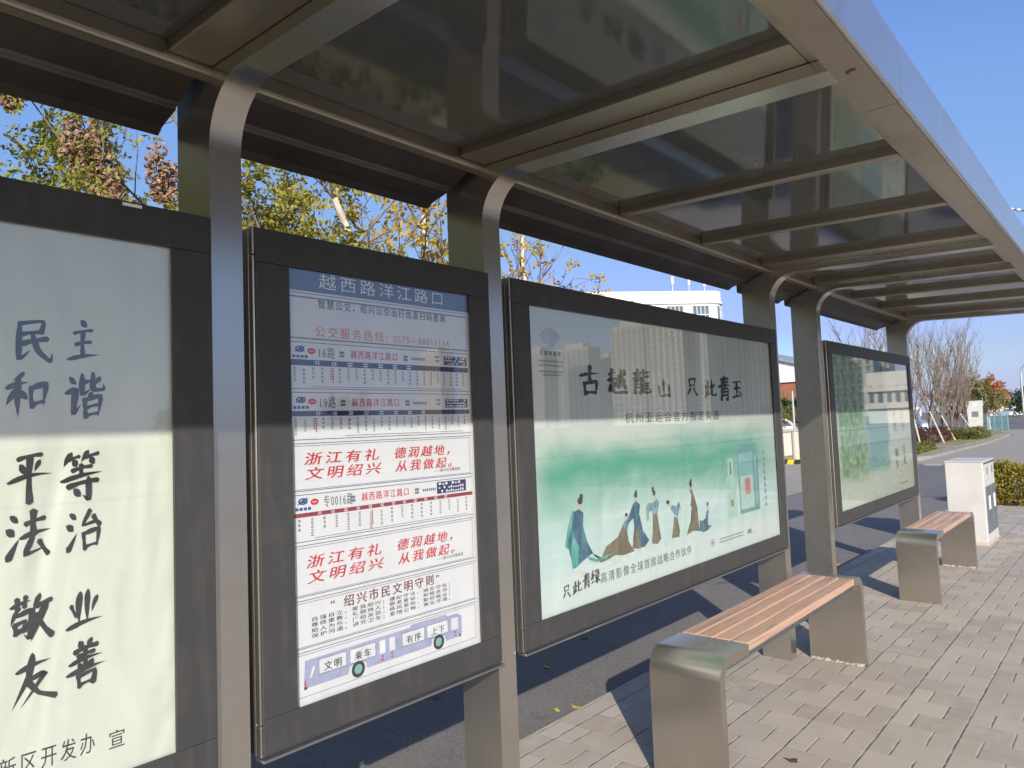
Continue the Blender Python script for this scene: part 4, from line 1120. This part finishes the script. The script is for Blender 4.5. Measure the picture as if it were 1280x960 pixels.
pale_tree('thin cream barked sapling behind the first post', (-6.5, 2.9, 0.03), (-6.4, 3.1, 4.5), 43, 8, L_YELL, r0=0.05)
for lab, bs, sd, lh in (('small dark green shrub tip rising over the wide advertisement panel', (-6.2, 9.02, 0.03), 51, 2.72), ('low dark green shrub tip left of the taller one over the wide panel', (-6.25, 8.35, 0.03), 52, 2.58)):
    rnd = random.Random(sd)
    root = thing('evergreen_shrub', lab, 'shrub', bs)
    tb = MB(); lb = MB()
    tp, td = path(Vector(bs), (0, 0, 1), lh, 6, rnd, 0.03); tb.tube(tp, [0.03 * (1 - .6 * i / 6) for i in range(7)], 6)
    for i in range(70):
        st = tp[rnd.randint(2, 6)]
        wp, wd = path(st, (rnd.uniform(-1, 1), rnd.uniform(-1, 1), rnd.uniform(.6, 1.6)), rnd.uniform(.2, .5 if st is not tp[6] else .85), 3, rnd, .2)
        tb.tube(wp, [.006, .005, .004, .003], 4, False)
        for q in range(5): spray(lb, wp[rnd.randint(1, 3)], wd + rv(rnd) * .8, rnd, 4, .16, .055, .03, .1)
    tb.build('trunk', B_GREY, root); lb.build('crown', L_DARK, root)

# --- row of bare trees beyond the side road
def bare_tree(seed, base, label, group, H=5.2, limbs=6):
    rnd = random.Random(seed)
    root = thing('bare_tree', label, 'tree', base, group)
    tb = MB(); wb = MB(); B = Vector(base)
    tp, td = path(B, (rnd.uniform(-.06, .06), rnd.uniform(-.06, .06), 1), H * 0.26, 4, rnd, 0.05)
    tb.tube(tp, [0.075, 0.06, 0.055, 0.052, 0.05], 8)
    for i in range(limbs):
        a = 2 * math.pi * i / limbs + rnd.uniform(-.4, .4)
        d = Vector((math.cos(a) * .34, math.sin(a) * .34, 1))
        L = H * rnd.uniform(.5, .74)
        lp, ld = path(tp[rnd.randint(2, 4)], d, L, 7, rnd, 0.10, 0.06)
        tb.tube(lp, [0.032 * (1 - .82 * k / 7) for k in range(8)], 6)
        for j in range(9):
            sp, sd = path(lp[rnd.randint(1, 6)], (ld + rv(rnd) * .55 + Vector((0, 0, .35))), L * rnd.uniform(.22, .42), 5, rnd, 0.13, 0.07)
            wb.tube(sp, [0.012 * (1 - .75 * k / 5) for k in range(6)], 5, False)
            for k in range(6):
                wp, wd = path(sp[rnd.randint(1, 5)], (sd + rv(rnd) * .6 + Vector((0, 0, .25))), L * rnd.uniform(.08, .2), 3, rnd, 0.15, .05)
                wb.tube(wp, [.006, .005, .004, .0025], 4, False)
    tb.build('trunk', B_GREY, root); wb.build('crown', B_TWIG, root)
    return root
BG = 'bare trees along the verge'
bt = [bare_tree(101, (-6.85, 28.3, .08), 'bare grey tree nearest the end post, tallest of the leafless row', BG, 5.6, 7),
      bare_tree(102, (-6.7, 31.0, .08), 'second bare tree from the end post, with upswept thin branches', BG, 5.4, 7),
      bare_tree(103, (-6.9, 34.5, .08), 'third bare tree from the end post, crowded among its neighbours', BG, 5.4, 7)]
for i, (src, loc, rz, sc, lab) in enumerate((
        (0, (-7.0, 37.5, .08), 1.3, .96, 'fourth bare tree from the end post on the verge'),
        (1, (-7.2, 41.0, .08), 2.4, .98, 'fifth bare tree from the end post on the verge'),
        (2, (-7.6, 45.0, .08), 0.9, .98, 'bare tree second from the white sign board'),
        (0, (-7.9, 49.0, .08), 4.0, .96, 'bare tree right beside the white sign board'),
        (1, (-9.6, 33.0, .08), 5.0, 1.0, 'bare tree standing back behind the leafless row, on its left'),
        (2, (-10.8, 42.0, .08), 3.3, 1.0, 'bare tree standing back behind the middle of the leafless row'),
        (0, (-8.3, 33.0, .08), 2.0, 1.0, 'bare tree whose top twigs show between the far panel and the roof'))):
    dup(bt[src], loc, lab, rz, sc, BG)
# stakes propping the bare trees
SG = 'wooden tree stakes'
for i, (a, c, lab) in enumerate((((-6.0, 25.6, .08), (-6.75, 27.9, 1.3), 'pale slanting wooden stake propping the nearest bare tree'),
                                 ((-6.3, 30.0, .08), (-6.7, 30.9, 1.4), 'pale slanting wooden stake against the second bare tree'),
                                 ((-6.2, 33.6, .08), (-6.8, 34.4, 1.4), 'pale wooden stake against the third bare tree'),
                                 ((-6.4, 37.0, .08), (-7.0, 37.5, 1.3), 'pale wooden stake against the fourth bare tree'),
                                 ((-6.7, 44.2, .08), (-7.5, 45.0, 1.3), 'pale wooden stake in the farther part of the leafless row'))):
    b = MB(); b.tube([a, c], [.035, .03], 7); tag(b.build('tree_stake', B_PALE, None, a), lab, 'stake', SG)

# red and olive autumn trees
crown_tree('autumn_tree', 'rounded reddish autumn tree beyond the leafless row', (-9.6, 64.0, .0), 61, 1.2, 10, 2.3, L_RED, B_GREY, (0.20, 0.13), 6, (6, 4), 1.0, 0.11, dens=3, tw=.5)
crown_tree('autumn_tree', 'olive yellow tree with pale trunk right of the reddish tree', (-8.35, 61.0, .0), 62, 1.5, 8, 1.5, L_OLIVE, B_PALE, (0.18, 0.11), 4, (5, 4), 0.7, 0.09, dens=3, tw=.45)
crown_tree('autumn_tree', 'dark green tree at the far right behind the teal fence', (-8.3, 84.0, .0), 63, 1.2, 8, 1.5, L_DARK, B_GREY, (0.22, 0.13), 4, (5, 4), 0.8, 0.09, dens=3, tw=.5)
crown_tree('street_tree', 'round green tree seen through the gap left of the paired posts', (-11.2, 27.5, .0), 64, 1.0, 9, 1.1, L_OLIVE, B_GREY, (0.10, 0.06), 6, (5, 4), 0.95, 0.08, dens=4, tw=.35)

# shrubs, hedge
def leafy_mass(name, label, cat, x0, x1, y0, y1, z0, z1, n, lm, leaf, seed, rnd_top=0.08, core=None):
    rnd = random.Random(seed)
    root = thing(name, label, cat, ((x0 + x1) / 2, (y0 + y1) / 2, z0))
    lb = MB()
    for i in range(n):
        # points on a rounded box shell
        u = rnd.random()
        x = rnd.uniform(x0, x1); y = rnd.uniform(y0, y1); z = rnd.uniform(z0, z1)
        f = rnd.random()
        if f < .45: z = z1 - abs(rnd.gauss(0, .03))
        elif f < .72: y = y0 + abs(rnd.gauss(0, .03))
        elif f < .85: x = x0 + abs(rnd.gauss(0, .03)) if rnd.random() < .5 else x1 - abs(rnd.gauss(0, .03))
        z += rnd_top * math.sin(x * 5.1 + y * 3.3) * (z - z0) / (z1 - z0) + rnd.uniform(-.03, .03)
        e = min(x - x0, x1 - x, y - y0, y1 - y)
        if z > z1 - .12 and e < .12: z -= (.12 - e) * .8
        d = rv(rnd) + Vector((0, 0, .6))
        for q in range(2): leaf_at(lb, Vector((x, y, z)) + rv(rnd) * .03, d + rv(rnd) * .8, rv(rnd), leaf[0] * rnd.uniform(.7, 1.3), leaf[1], rnd)
    lb.build('foliage', lm, root)
    sb = MB()
    for i in range(14):
        x = x0 + (x1 - x0) * (i + .5) / 14; y = rnd.uniform(y0 + .1, y1 - .1)
        wp, wd = path((x, y, z0), (rnd.uniform(-.3, .3), rnd.uniform(-.3, .3), 1), (z1 - z0) * .8, 3, rnd, .15); sb.tube(wp, [.012, .01, .008, .005], 5, False)
    sb.build('stems', B_TWIG, root)
    return root
leafy_mass('hedge', 'clipped yellow green hedge at the end of the paved platform', 'hedge', -1.72, 1.6, 12.52, 13.5, 0.0, 0.56, 15000, L_HEDGE, (0.05, 0.028), 71)
leafy_mass('purple_shrub_bed', 'low purple brown shrubs under the leafless trees', 'shrubs', -9.1, -6.5, 29.2, 37.5, 0.07, 0.60, 6500, L_PURP, (0.09, 0.045), 72, .12)
leafy_mass('low_shrub', 'low green and yellow shrub patch on the near verge corner', 'shrub', -7.0, -5.5, 25.8, 28.4, 0.08, 0.30, 4200, L_OLIVE, (0.07, 0.035), 73, .08)
leafy_mass('low_shrub', 'olive mound of shrubs beyond the path on the verge', 'shrub', -6.9, -5.6, 38.0, 41.0, 0.08, 0.42, 1800, L_OLIVE, (0.10, 0.05), 74, .12)
leafy_mass('added_shade_hedge', 'unseen dark hedge added behind the poster panels to keep sky light off the asphalt', 'hedge', -7.6, -5.5, -8.0, 8.2, 0.0, 2.35, 16000, L_DARK, (0.16, 0.09), 79, .15)  # unseen hedge, added to block sky light from the shaded asphalt
leafy_mass('far_hedge', 'long dark green hedge far behind the leafless trees', 'hedge', -40, -13.0, 46.0, 48.0, 0.0, 2.2, 9000, L_DARK, (0.30, 0.16), 75, .25)

# ------------------------------------------------------------------ street furniture far off
SB = thing('sign_board', 'white upright sign board standing on the verge beside the leafless trees', 'sign', (-8.05, 53.5, .08))
b = MB(); b.prism([(-8.42, .35), (-7.68, .35), (-7.62, 1.60), (-7.58, 1.70), (-7.62, 1.98), (-8.48, 1.98), (-8.52, 1.70), (-8.48, 1.60)], 'y', 53.42, 53.58); b.build('board', M_WHITE, SB, bevel=.02)
b = MB(); b.box(-8.30, -8.20, 53.45, 53.55, .08, .35); b.box(-7.90, -7.80, 53.45, 53.55, .08, .35); b.build('legs', M_GALV, SB)
b = MB(); b.box(-8.22, -7.86, 53.41, 53.418, .95, 1.30); b.build('printed_block', K_GREY, SB)
b = MB(); b.box(-8.15, -7.95, 53.41, 53.418, 1.62, 1.80); b.build('badge', K_LAV2, SB)

TF = thing('metal_fence', 'short teal metal fence right of the white sign board', 'fence', (-7.15, 55.7, .0))
for i in range(4):
    t = i / 3; x = -7.45 + .55 * t; y = 53.5 + 4.5 * t
    b = MB(); b.tube([(x, y, -.05), (x, y, 1.05)], .04, 6); b.build('post', M_TEALP, TF)
b = MB()
for k in range(16):
    t = (k + .5) / 16; x = -7.45 + .55 * t; y = 53.5 + 4.5 * t
    b.tube([(x, y, .1), (x, y, .95)], .02, 4)
for z in (.12, .95): b.tube([(-7.45, 53.5, z), (-6.9, 58, z)], .03, 5)
b.build('railing', M_TEALP, TF)

SL = thing('street_lamp', 'tall thin grey street lamp curving to the right at the far end of the road', 'street lamp', (-8.25, 80.0, .0))
b = MB(); pts = [(-8.25, 80, 0), (-8.25, 80, 4.6)] + [(-8.25 + 1.0 * (1 - math.cos(R(a))), 80, 4.6 + 1.0 * math.sin(R(a))) for a in range(10, 91, 10)] + [(-6.4, 80, 5.62)]
b.tube(pts, [.10, .08] + [.06] * 10, 8); b.build('pole', M_GALV, SL)
b = MB(); b.box(-6.9, -6.1, 79.88, 80.12, 5.54, 5.64); b.build('lamp_head', M_GALV, SL, bevel=.03)

BP = thing('barrier_post', 'pale post on a black and yellow striped foot seen between the paired posts', 'bollard', (-8.15, 22.3, -.04))
b = MB(); b.tube([(-8.10, 22.3, .06), (-8.10, 22.3, .95)], .11, 12); b.build('column', M_CONC, BP)
b = MB(); w = .20
for i in range(8):
    b.mi = i % 2; xa = -8.75 + i * w
    b.prism([(xa, -.04), (xa + w - .002, -.04), (xa + w + .04, .10), (xa + .042, .10)], 'y', 22.15, 22.45)
b.build('striped_foot', [M_YEL, M_BLK], BP)
b = MB(); b.tube([(-8.10, 22.3, .95), (-8.10, 22.3, 2.2)], .035, 8); b.build('thin_pole', M_GALV, BP)

BW = thing('boundary_wall', 'low cream boundary wall seen through the gap between the panels', 'wall', (-9.4, 18.0, -.06))
b = MB(); b.box(-9.5, -9.3, 12.0, 34.0, -.09, .90); b.build('wall', M_CREAM, BW)
b = MB(); b.box(-9.56, -9.24, 11.95, 34.05, .902, .98); b.build('coping', M_CONC, BW, bevel=.01)
b = MB(); b.box(-9.24, -8.5, 11.0, 22.9, -.09, .0); struct(b.build('wall_kerb', M_TAN))

# overhead cable
cb = MB()
cp = [(-1.15, 9.6, 3.70), (-0.95, 9.95, 3.69), (2.0, 14.8, 3.9), (20, 45, 7.0)]
OC = thing('overhead_cable', 'overhead cable end with white insulators above the far roof edge', 'cable', (-0.95, 9.95, 3.69))
cb.tube([(-8.5, 80.0, 20.0), (-4.0, 80.0, 18.3), (0, 80, 17.0), (8, 80, 14.6)], .06, 6); cb.build('cable', M_DGREY, OC)
b = MB()
for k in range(5):
    x = -7.9 + k * .55; z = 19.78 - k * .2
    b.tube([(x - .14, 80, z + .05), (x + .14, 80, z - .05)], [.17, .13], 10)
b.build('insulators', M_WHITE, OC)

# ------------------------------------------------------------------ buildings
def office():
    d = Vector((-.64, -.77, 0)).normalized()      # along the facade, to the left
    nrm = Vector((.77, -.64, 0)).normalized()     # facing the street
    C0 = Vector((-29.9, 66.0, 0))
    root = thing('office_building', 'white office building with a rounded corner and window bands, over the wide panel', 'building', tuple(C0))
    r = 1.3
    def foot(off, n=10):
        pts = []
        cc = C0 + d * r - nrm * r     # centre of corner arc
        rr = r + off
        L = 28
        pts.append(C0 + d * L + nrm * off)
        for k in range(n + 1):
            a = (math.pi / 2) * k / n
            pts.append(cc + nrm * rr * math.cos(a) - d * rr * math.sin(a))
        pts.append(C0 - d * off - nrm * 9)
        pts.append(C0 + d * L - nrm * 9)
        return [(p.x, p.y) for p in pts]
    def band(name, z0, z1, off, m):
        b = MB(); b.prism(foot(off), 'z', z0, z1); return b.build(name, m, root)
    band('wall', 0, 11.18, 0, M_WALLW)
    for zb in (8.6, 4.7): band('sill_band', zb - .2, zb + .25, .12, M_WALLW)
    band('cornice', 12.72, 12.93, .18, M_WALLW); band('parapet', 12.94, 13.95, .06, M_WALLW); band('wall_top', 11.19, 12.71, 0.0, M_WALLW)
    for zf in (1.6, 5.6, 9.6):
        z0, z1 = zf + .4, zf + 2.9
        xs = [1.75 + 2.62 * k for k in range(9)]
        for s_ in xs:
            wl = 1.65
            b = MB()
            A = C0 + d * s_ + nrm * .03
            q = [A, A + d * wl]
            b.add([(q[0].x, q[0].y, z0), (q[1].x, q[1].y, z0), (q[1].x, q[1].y, z1), (q[0].x, q[0].y, z1)], [(0, 1, 2, 3)])
            w = b.build('window', M_WIN, root)
            b = MB()
            for k in range(5):
                p = A + d * (wl * k / 4) + nrm * .05
                b.tube([(p.x, p.y, z0), (p.x, p.y, z1)], .05, 4)
            for z in (z0, (z0 * .35 + z1 * .65), z1):
                p0, p1_ = A + nrm * .05, A + d * wl + nrm * .05
                b.tube([(p0.x, p0.y, z), (p1_.x, p1_.y, z)], .07, 4)
            b.build('window_frame', M_FRAME, w)
        # curved corner glazing
        cc = C0 + d * r - nrm * r
        b = MB(); fr = MB()
        ring = []
        for k in range(7):
            a = R(18 + 58 * k / 6); p = cc + nrm * (r + .03) * math.cos(a) - d * (r + .03) * math.sin(a); ring.append(p)
            if k % 2 == 0:
                p2 = cc + nrm * (r + .07) * math.cos(a) - d * (r + .07) * math.sin(a); fr.tube([(p2.x, p2.y, z0), (p2.x, p2.y, z1)], .05, 4)
        vs = [(p.x, p.y, z0) for p in ring] + [(p.x, p.y, z1) for p in ring]
        b.add(vs, [(k, k + 1, 8 + k, 7 + k) for k in range(6)])
        w = b.build('corner_window', M_WIN, root); fr.build('window_frame', M_FRAME, w)
    for s_, h in ((4.9, 15.6), (3.2, 15.5), (1.6, 15.35)):
        p = C0 + d * s_ - nrm * 1.0
        b = MB(); b.tube([(p.x, p.y, 13.9), (p.x, p.y, h)], .05, 6); b.tube([(p.x, p.y, h - .8), (p.x, p.y, h)], .17, 8); b.build('roof_mast', M_WHITE, root)
office()
SD = thing('workshop_shed', 'white gabled shed with red brown lower walls behind the cream wall', 'building', (-23, 62, 0))
b = MB(); b.box(-40, -19.5, 60, 74, 0, 4.3); b.build('wall', M_BRICK, SD)
b = MB(); b.prism([(-40.4, 4.31), (-19.2, 4.31), (-19.2, 5.2), (-29.8, 8.2), (-40.4, 5.2)], 'y', 59.8, 74.2); b.build('gable', M_WALLW, SD)
b = MB(); b.prism([(-19.0, 5.1), (-19.0, 5.35), (-29.8, 8.45), (-40.6, 5.35), (-40.6, 5.1), (-29.8, 8.22)], 'y', 59.5, 74.5); b.build('roof', M_GALV, SD)
for i in range(3):
    b = MB(); b.box(-38 + i * 6, -35 + i * 6, 59.93, 59.985, 1.5, 3.2); b.build('window', M_WIN, SD)
def block(label, x, y, w, dpt, h, wm, floors, group=None, name='apartment_tower', cat='apartment tower', cols=6, roof=True):
    root = thing(name, label, cat, (x, y, 0), group)
    b = MB(); b.box(x - w / 2, x + w / 2, y - dpt / 2, y + dpt / 2, 0, h)
    if roof: b.box(x - w * .28, x + w * .28, y - dpt * .3, y + dpt * .3, h + .002, h + 3.5)
    b.build('wall', wm, root)
    b = MB()
    for k in range(cols):
        xa = x - w / 2 + w * (k + .28) / cols
        b.box(xa, xa + w * .5 / cols, y - dpt / 2 - .12, y - dpt / 2 - .02, 3, h - 2)
    nc = max(2, cols // 2)
    for k in range(nc):
        ya = y - dpt / 2 + dpt * (k + .28) / nc
        b.box(x - w / 2 - .12, x - w / 2 - .02, ya, ya + dpt * .5 / nc, 3, h - 2)
    b.build('window_strips', M_TOWERW, root)
    b = MB()
    for f in range(1, floors):
        z = h * f / floors
        b.box(x - w / 2 - .35, x + w / 2 + .35, y - dpt / 2 - .5, y - dpt / 2 - .13, z - .35, z + .35)
    b.build('balcony_bands', wm, root)
    return root
# towers across the main road (seen mirrored in the poster glass)
TG = 'apartment towers across the main road'
TL = 'tan apartment tower across the main road, mirrored in the poster glass'
for (px, top, D, w) in ((672, 441, 520, 22), (722, 436, 540, 30), (757, 448, 560, 20), (790, 408, 500, 26), (835, 385, 480, 26), (868, 378, 480, 22), (892, 380, 500, 20), (925, 402, 520, 22), (955, 395, 500, 20), (1062, 428, 520, 30), (1092, 440, 560, 22), (600, 446, 560, 30), (545, 440, 600, 26)):
    v = Vector(_r) * ((px - 640) / 895.65) + Vector(_u) * (-(top - 480) / 895.65) + Vector(_f)
    t = D / math.hypot(v.x, v.y)
    X, Y, Z = v.x * t, v.y * t, 1.4 + v.z * t
    block(TL, -3.21 - X, Y, w, 16, max(18, Z), M_TOWER, max(6, int(Z / 4)), TG, cols=6)
block('beige low block across the main road, mirrored in the far poster', 23.5, 118, 7, 10, 7.4, M_CREAM, 3, None, 'low_block', 'building', 6, False)
ct, _ = crown_tree('roadside_tree', 'green roadside tree across the main road, mirrored in the poster glass', (44, 120, 0), 81, 1.8, 8, 1.6, L_DARK, B_GREY, (0.26, 0.15), 4, (4, 3), 0.9, 0.12, dens=3, tw=.5, group='trees across the main road')
for k, (y, s_) in enumerate(((128, .9), (136, 1.0), (34, 1.2), (21, 1.0), (9, 1.15), (-5, 1.0))):
    dup(ct, (44, y, 0), ct['label'], k * 1.1, s_, 'trees across the main road')
# pale far buildings at the horizon
for k, (x, y, w, h, lab) in enumerate(((-16, 190, 18, 2.2, 'low pale building at the horizon right of the autumn trees'), (-80, 260, 50, 3.0, 'long pale building at the horizon behind the leafless trees'))):
    block(lab, x, y, w, 12, h, M_WALLW, 2, None, 'far_building', 'building', 8, False)

# ------------------------------------------------------------------ cars
def car(label, loc, rotz, paint, group=None):
    root = thing('parked_car', label, 'car', (0, 0, 0), group)
    L, Wd, H_ = 4.4, 1.78, 1.48
    low = [(-2.2, .32), (-2.16, .70), (-2.05, .86), (-1.2, .98), (1.75, .98), (2.1, .92), (2.2, .62), (2.18, .30)]
    b = MB(); b.prism(low, 'y', -Wd / 2, Wd / 2); b.build('body', paint, root, bevel=.05, seg=3)
    cab = [(-1.25, .985), (-.45, 1.42), (.75, 1.46), (1.30, 1.30), (1.78, .985)]
    b = MB(); b.prism(cab, 'y', -Wd / 2 + .12, Wd / 2 - .12); b.build('cabin', paint, root, bevel=.05, seg=3)
    for s_ in (-1, 1):
        b = MB(); yy = s_ * (Wd / 2 - .115)
        q = [(-1.05, 1.02), (-.42, 1.36), (.70, 1.39), (1.18, 1.25), (1.50, 1.02)]
        b.prism(q, 'y', yy, yy + s_ * .012); b.build('side_window', M_WIN, root)
    b = MB(); b.add([(-1.27, -.66, 1.02), (-1.27, .66, 1.02), (-.52, .60, 1.40), (-.52, -.60, 1.40)], [(0, 1, 2, 3)]); b.build('windscreen', M_WIN, root)
    b = MB(); b.add([(1.77, .66, 1.03), (1.77, -.66, 1.03), (1.34, -.60, 1.29), (1.34, .60, 1.29)], [(0, 1, 2, 3)]); b.build('rear_window', M_WIN, root)
    for x in (-1.38, 1.38):
        for s_ in (-1, 1):
            b = MB(); y0 = s_ * (Wd / 2 - .19); b.tube([(x, y0, .32), (x, y0 + s_ * .21, .32)], .32, 18); w = b.build('wheel', M_RUB, root)
            b = MB(); b.tube([(x, y0 + s_ * .212, .32), (x, y0 + s_ * .222, .32)], .19, 14); b.build('rim', M_GALV, w)
    for s_ in (-1, 1):
        b = MB(); b.box(-2.225, -2.10, s_ * .72 - .14, s_ * .72 + .14, .66, .80); b.build('headlight', K_WHITE, root)
    root.location = loc; root.rotation_euler = (0, 0, rotz)
    return root
P_W = simple('white_car_paint', (0.70, 0.71, 0.72), 0.25, 0, .03); P_S = simple('silver_car_paint', (0.42, 0.47, 0.52), 0.28, .5, .05); P_D = simple('dark_car_paint', (0.04, 0.045, 0.06), 0.25)
car('white parked car seen through the gap above the cream wall', (-14.3, 34.5, -.05), 1.2, P_W)
car('silver parked car behind the trunks of the leafless trees', (-8.6, 37.0, .08), 1.9, P_S)
car('white parked car beyond the autumn trees at the far right', (-16.3, 158, -.09), 0.15, P_W)
car('silver blue parked car far off behind the autumn trees', (-19.2, 163.0, -.09), 0.1, P_S)

# ------------------------------------------------------------------ litter on the ground
rnd = random.Random(9)
LY = leaf_mat('fallen_leaf_yellow', [(0.45, 0.34, 0.05), (0.62, 0.52, 0.12)], .2)
LBk = leaf_mat('fallen_leaf_brown', [(0.06, 0.045, 0.035), (0.09, 0.07, 0.05)], .1)
def fallen(x, y, z, s_, rot, mat_, label, group=None):
    b = MB(); n = 12; vs = []
    for k in range(n):
        a = 2 * math.pi * k / n; rr = s_ * (1 if k % 2 == 0 else .72)
        vs.append((x + rr * math.cos(a + rot), y + rr * .62 * math.sin(a + rot), z + .004 + .006 * math.cos(2 * a)))
    b.add(vs + [(x, y, z + .004)], [(k, (k + 1) % n, n) for k in range(n)])
    tag(b.build('fallen_leaf', mat_, None, (x, y, z)), label, 'leaf', group)
fallen(-2.30, 3.02, -.046, .035, .4, LY, 'yellow fallen leaf on the sunny kerb strip near the second post', 'fallen leaves')
fallen(-2.36, 2.92, -.046, .03, 1.4, LY, 'smaller yellow green leaf beside the fallen leaf near the second post', 'fallen leaves')
fallen(-2.18, 7.75, -.046, .06, .9, LY, 'yellow fallen leaf behind the paired posts beyond the near bench', 'fallen leaves')
fallen(-2.36, 7.35, -.046, .07, .2, LY, 'greenish yellow leaf at the foot of the paired posts', 'fallen leaves')
fallen(-1.18, 2.98, .001, .03, .7, LBk, 'dark brown flat leaf on the pavers in front of the near bench', 'fallen leaves')
for k, (x, y) in enumerate(((-3.05, 3.25), (-2.95, 4.0), (-3.1, 4.3), (-3.5, 5.2), (-2.8, 3.4))):
    fallen(x, y, -.046, .03, k * 1.3, LBk if k % 2 else LY, 'small dry leaf lying on the shaded asphalt behind the panels', 'dry leaves in the shade')
print('objects', len(bpy.data.objects))
